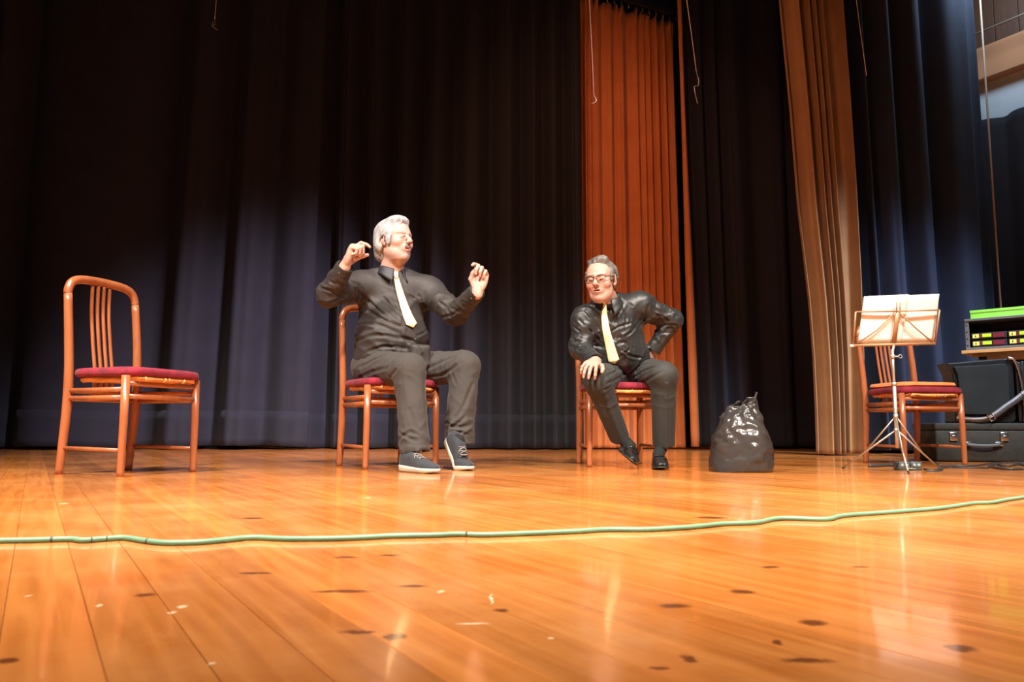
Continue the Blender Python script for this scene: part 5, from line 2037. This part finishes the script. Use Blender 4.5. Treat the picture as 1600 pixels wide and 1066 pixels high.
# bellows folds and treble side to the right
for k in range(7):
    MB().box((.452 + k * .019, .115, .215), (.0105, .095 - .006 * (k % 2), .205 - .006 * (k % 2)), None, .003).build('bellows_fold', M['accordion'], t)
MB().box((.66, .11, .22), (.075, .10, .225), None, .03).build('treble_box', M['accordion'], t)
ri = MB().tube(smooth_path([(.395, .02, .445), (.430, .015, .43), (.452, .01, .36), (.468, .008, .25), (.475, .008, .10), (.470, .012, .01)], 6), .009, 8).build('chrome_edge', M['case_trim'], t)
st_pts = smooth_path([(.035, .015, .03), (.13, -.020, .020), (.20, -.03, .026), (.26, -.035, .055), (.33, -.03, .105), (.42, -.02, .165), (.52, -.005, .25), (.56, .02, .33)], 7)


def ribbon(name, pts, w, th, m, parent, nrm_=(0, -1, 0)):
    rows = []
    nv = np.array(nrm_, float)
    for i, p in enumerate(pts):
        tg = nrm(np.array(pts[min(i + 1, len(pts) - 1)]) - np.array(pts[max(0, i - 1)]))
        sd = nrm(np.cross(tg, nv))
        rows.append([np.array(p) + sd * w, np.array(p) + sd * w + nv * th, np.array(p) - sd * w + nv * th, np.array(p) - sd * w])
    return obj(name, grid_mesh(name, np.array(rows), closed=True), m, parent)


ribbon('shoulder_strap', st_pts[:22], .017, .006, M['strap_brown'], t)
sp2 = ribbon('shoulder_strap', [p + np.array([0, -.004, 0]) for p in st_pts[20:]], .021, .007, M['strap'], t)
for q in (18, 38):
    c_ = np.array(st_pts[q]) + np.array([0, -.012, 0])
    tg = nrm(np.array(st_pts[q + 1]) - np.array(st_pts[q - 1]))
    sd = nrm(np.cross(tg, (0, -1, 0)))
    rg_ = [c_ + tg * .016 * a + sd * .024 * b for a, b in ((1, 1), (1, -1), (-1, -1), (-1, 1), (1, 1))]
    bk = MB().tube(rg_, .003, 6).build('buckle', M['case_trim'], sp2)
    MB().tube([c_ + tg * .016, c_ - tg * .016], .0025, 6).build('buckle_prong', M['case_trim'], sp2)

# ---- wooden table board carrying the rack
RA = R(-44)
RM = np.array(Matrix.Rotation(RA, 3, 'Z'))
rk = W(1509, 546, 5.68)
TZ = rk[2] - .012
t = thing('side_table', 'plain wooden table with a double pale board top beside the blue curtain', 'table', (rk[0], rk[1], 0), RA)
MB().box((.42, .22, TZ - .0115), (.44, .26, .0115), None, .002).build('table_top', M['table_wood'], t, smooth=False)
MB().box((.46, .22, TZ - .036), (.42, .23, .012), None, .002).build('table_board', M['table_wood'], t, smooth=False)
for x in (.10, .82):
    for y in (.03, .41):
        MB().box((x, y, (TZ - .047) / 2), (.022, .022, (TZ - .047) / 2), None, .003).build('leg', M['rack_black'], t, smooth=False)
t = thing('equipment_rack', 'open black rack with four lit wireless receivers standing on the wooden table', 'rack', (rk[0], rk[1], TZ), RA)
RW, RD, RH = .52, .34, .235
x0r = .0
MB().box((RW / 2, RD / 2, .011), (RW / 2, RD / 2, .011), None, .003).build('bottom_panel', M['rack_metal'], t, smooth=False)
MB().box((RW / 2, RD / 2, RH - .009), (RW / 2, RD / 2, .009), None, .003).build('top_panel', M['rack_metal'], t, smooth=False)
for x in (.006, RW - .006):
    MB().box((x, RD / 2 + .01, RH / 2), (.006, RD / 2 - .012, RH / 2 - .018), None, .001).build('side_panel', M['rack_black'], t, smooth=False)
MB().box((RW / 2, RD - .006, RH / 2), (RW / 2 - .012, .005, RH / 2 - .018), None, .001).build('back_panel', M['rack_black'], t, smooth=False)
for x in (.014, RW - .014):
    po = MB().box((x, .010, RH / 2), (.013, .004, RH / 2 - .016), None, .001).build('rack_ear', M['rack_metal'], t, smooth=False)
    for z in (.04, .09, .14, .19):
        disc(po, (x, .005, z), (0, -1, 0), .0055, M['rack_black'], 'screw_hole', .0015)
for j, z in enumerate((.050, .105)):
    for i in range(2):
        xc = .035 + .115 + i * .232
        u = MB().box((xc, .13, z), (.112, .115, .023), None, .003).build('receiver', M['unit_black'], t, smooth=False)
        u['label'] = 'black wireless receiver with lime display'
        lb = MB().box((xc - .082, .012, z), (.020, .003, .014)).build('number_label', M['unit_label'], u, smooth=False)
        MB().box((xc - .083, .0085, z), (.003, .0008, .007)).build('number_mark', M['unit_black'], lb, smooth=False)
        MB().box((xc - .050, .013, z), (.008, .003, .015)).build('antenna_badge', M['unit_red'], u, smooth=False)
        MB().box((xc - .012, .012, z + .002), (.028, .003, .012)).build('display', M['screen'], u, smooth=False)
        MB().box((xc + .062, .013, z), (.036, .003, .016)).build('control_panel', M['unit_red'], u, smooth=False)
# lime green box on the rack
gb = thing('card_box', 'lime green cardboard box lying on top of the equipment rack', 'box', (rk[0], rk[1], TZ + RH), RA)
MB().box((.215, .10, .028), (.175, .085, .028), None, .002).build('box_base', M['green_box'], gb, smooth=False)
MB().box((.215, .10, .052), (.178, .088, .010), None, .002).build('box_lid', M['green_box'], gb, smooth=False)
# grey sill or flat case behind the box
gs = thing('flight_case_lid', 'flat grey metal case lid lying behind the lime green box', 'lid', (rk[0], rk[1], TZ + RH), RA)
MB().box((.48, .27, .030), (.16, .05, .029), None, .004).build('panel', M['rack_metal'], gs, smooth=False)
MB().box((.48, .215, .030), (.15, .006, .018), None, .002).build('inset', M['rack_black'], gs, smooth=False)


# ---- cables and power strip
def cab(label, px, r=.0045, Zs=None, group='black cables on the floor by the music stand'):
    P = [FL(*p) for p in px]
    for i, p in enumerate(P):
        p[2] = r + (Zs[i] if Zs else 0)
    t = thing('cable', label, 'cable', tuple(P[0]), 0, group)
    MB().tube(smooth_path([p - P[0] for p in P], 7), r, 8).build('sheath', M['cable_black'], t)
    return t


cab('black cable running from the power strip past the case', [(1444, 734), (1455, 736.5), (1468, 735), (1480, 731.5), (1500, 732), (1530, 732.5), (1560, 731), (1600, 727), (1640, 728)])
cab('black cable with a loose loop arching over the power strip', [(1404, 731), (1412, 724), (1425, 721), (1440, 720), (1456, 721.5), (1466, 728), (1473, 734), (1467, 737), (1447, 737)], .004)
cab('thick short black cable end beside the music stand leg', [(1358, 730.5), (1375, 730), (1390, 729), (1404, 729.5)], .008)
cab('black cable tangled at the foot of the case', [(1540, 733), (1555, 727), (1575, 730), (1590, 726.5), (1610, 731), (1640, 735)], .005)
cab('black cable lying flat along the front of the case', [(1466, 730.5), (1490, 729.5), (1520, 729.5), (1545, 726), (1570, 724.5), (1600, 724), (1640, 723.5)], .005)
cab('black cable curving out towards the stage edge', [(1545, 730), (1560, 733.5), (1580, 735), (1600, 734.5), (1640, 737)], .006)
pA_, pB_ = FL(1405, 735), FL(1444, 735)
rzp = math.atan2(pB_[1] - pA_[1], pB_[0] - pA_[0])
t = thing('power_strip', 'dark power strip with two socket blocks on the floor by the music stand', 'power strip', tuple(pA_), rzp)
for k in range(2):
    b = MB().box((.033 + k * .068, .03, .022), (.031, .028, .022), None, .004).build('socket_block', M['strip'], t)
    for x in (-.012, .012):
        MB().lathe([(0, .002), (.0085, .002), (.0095, 0)], (.033 + k * .068 + x, .0015, .026), 12, np.array(Matrix.Rotation(R(90), 3, 'X'))).build('socket', M['strip_light'], b)
MB().tube([(.05, -.004, .010), (.09, -.006, .006)], .0035, 6).build('clip', M['strip_light'], t)
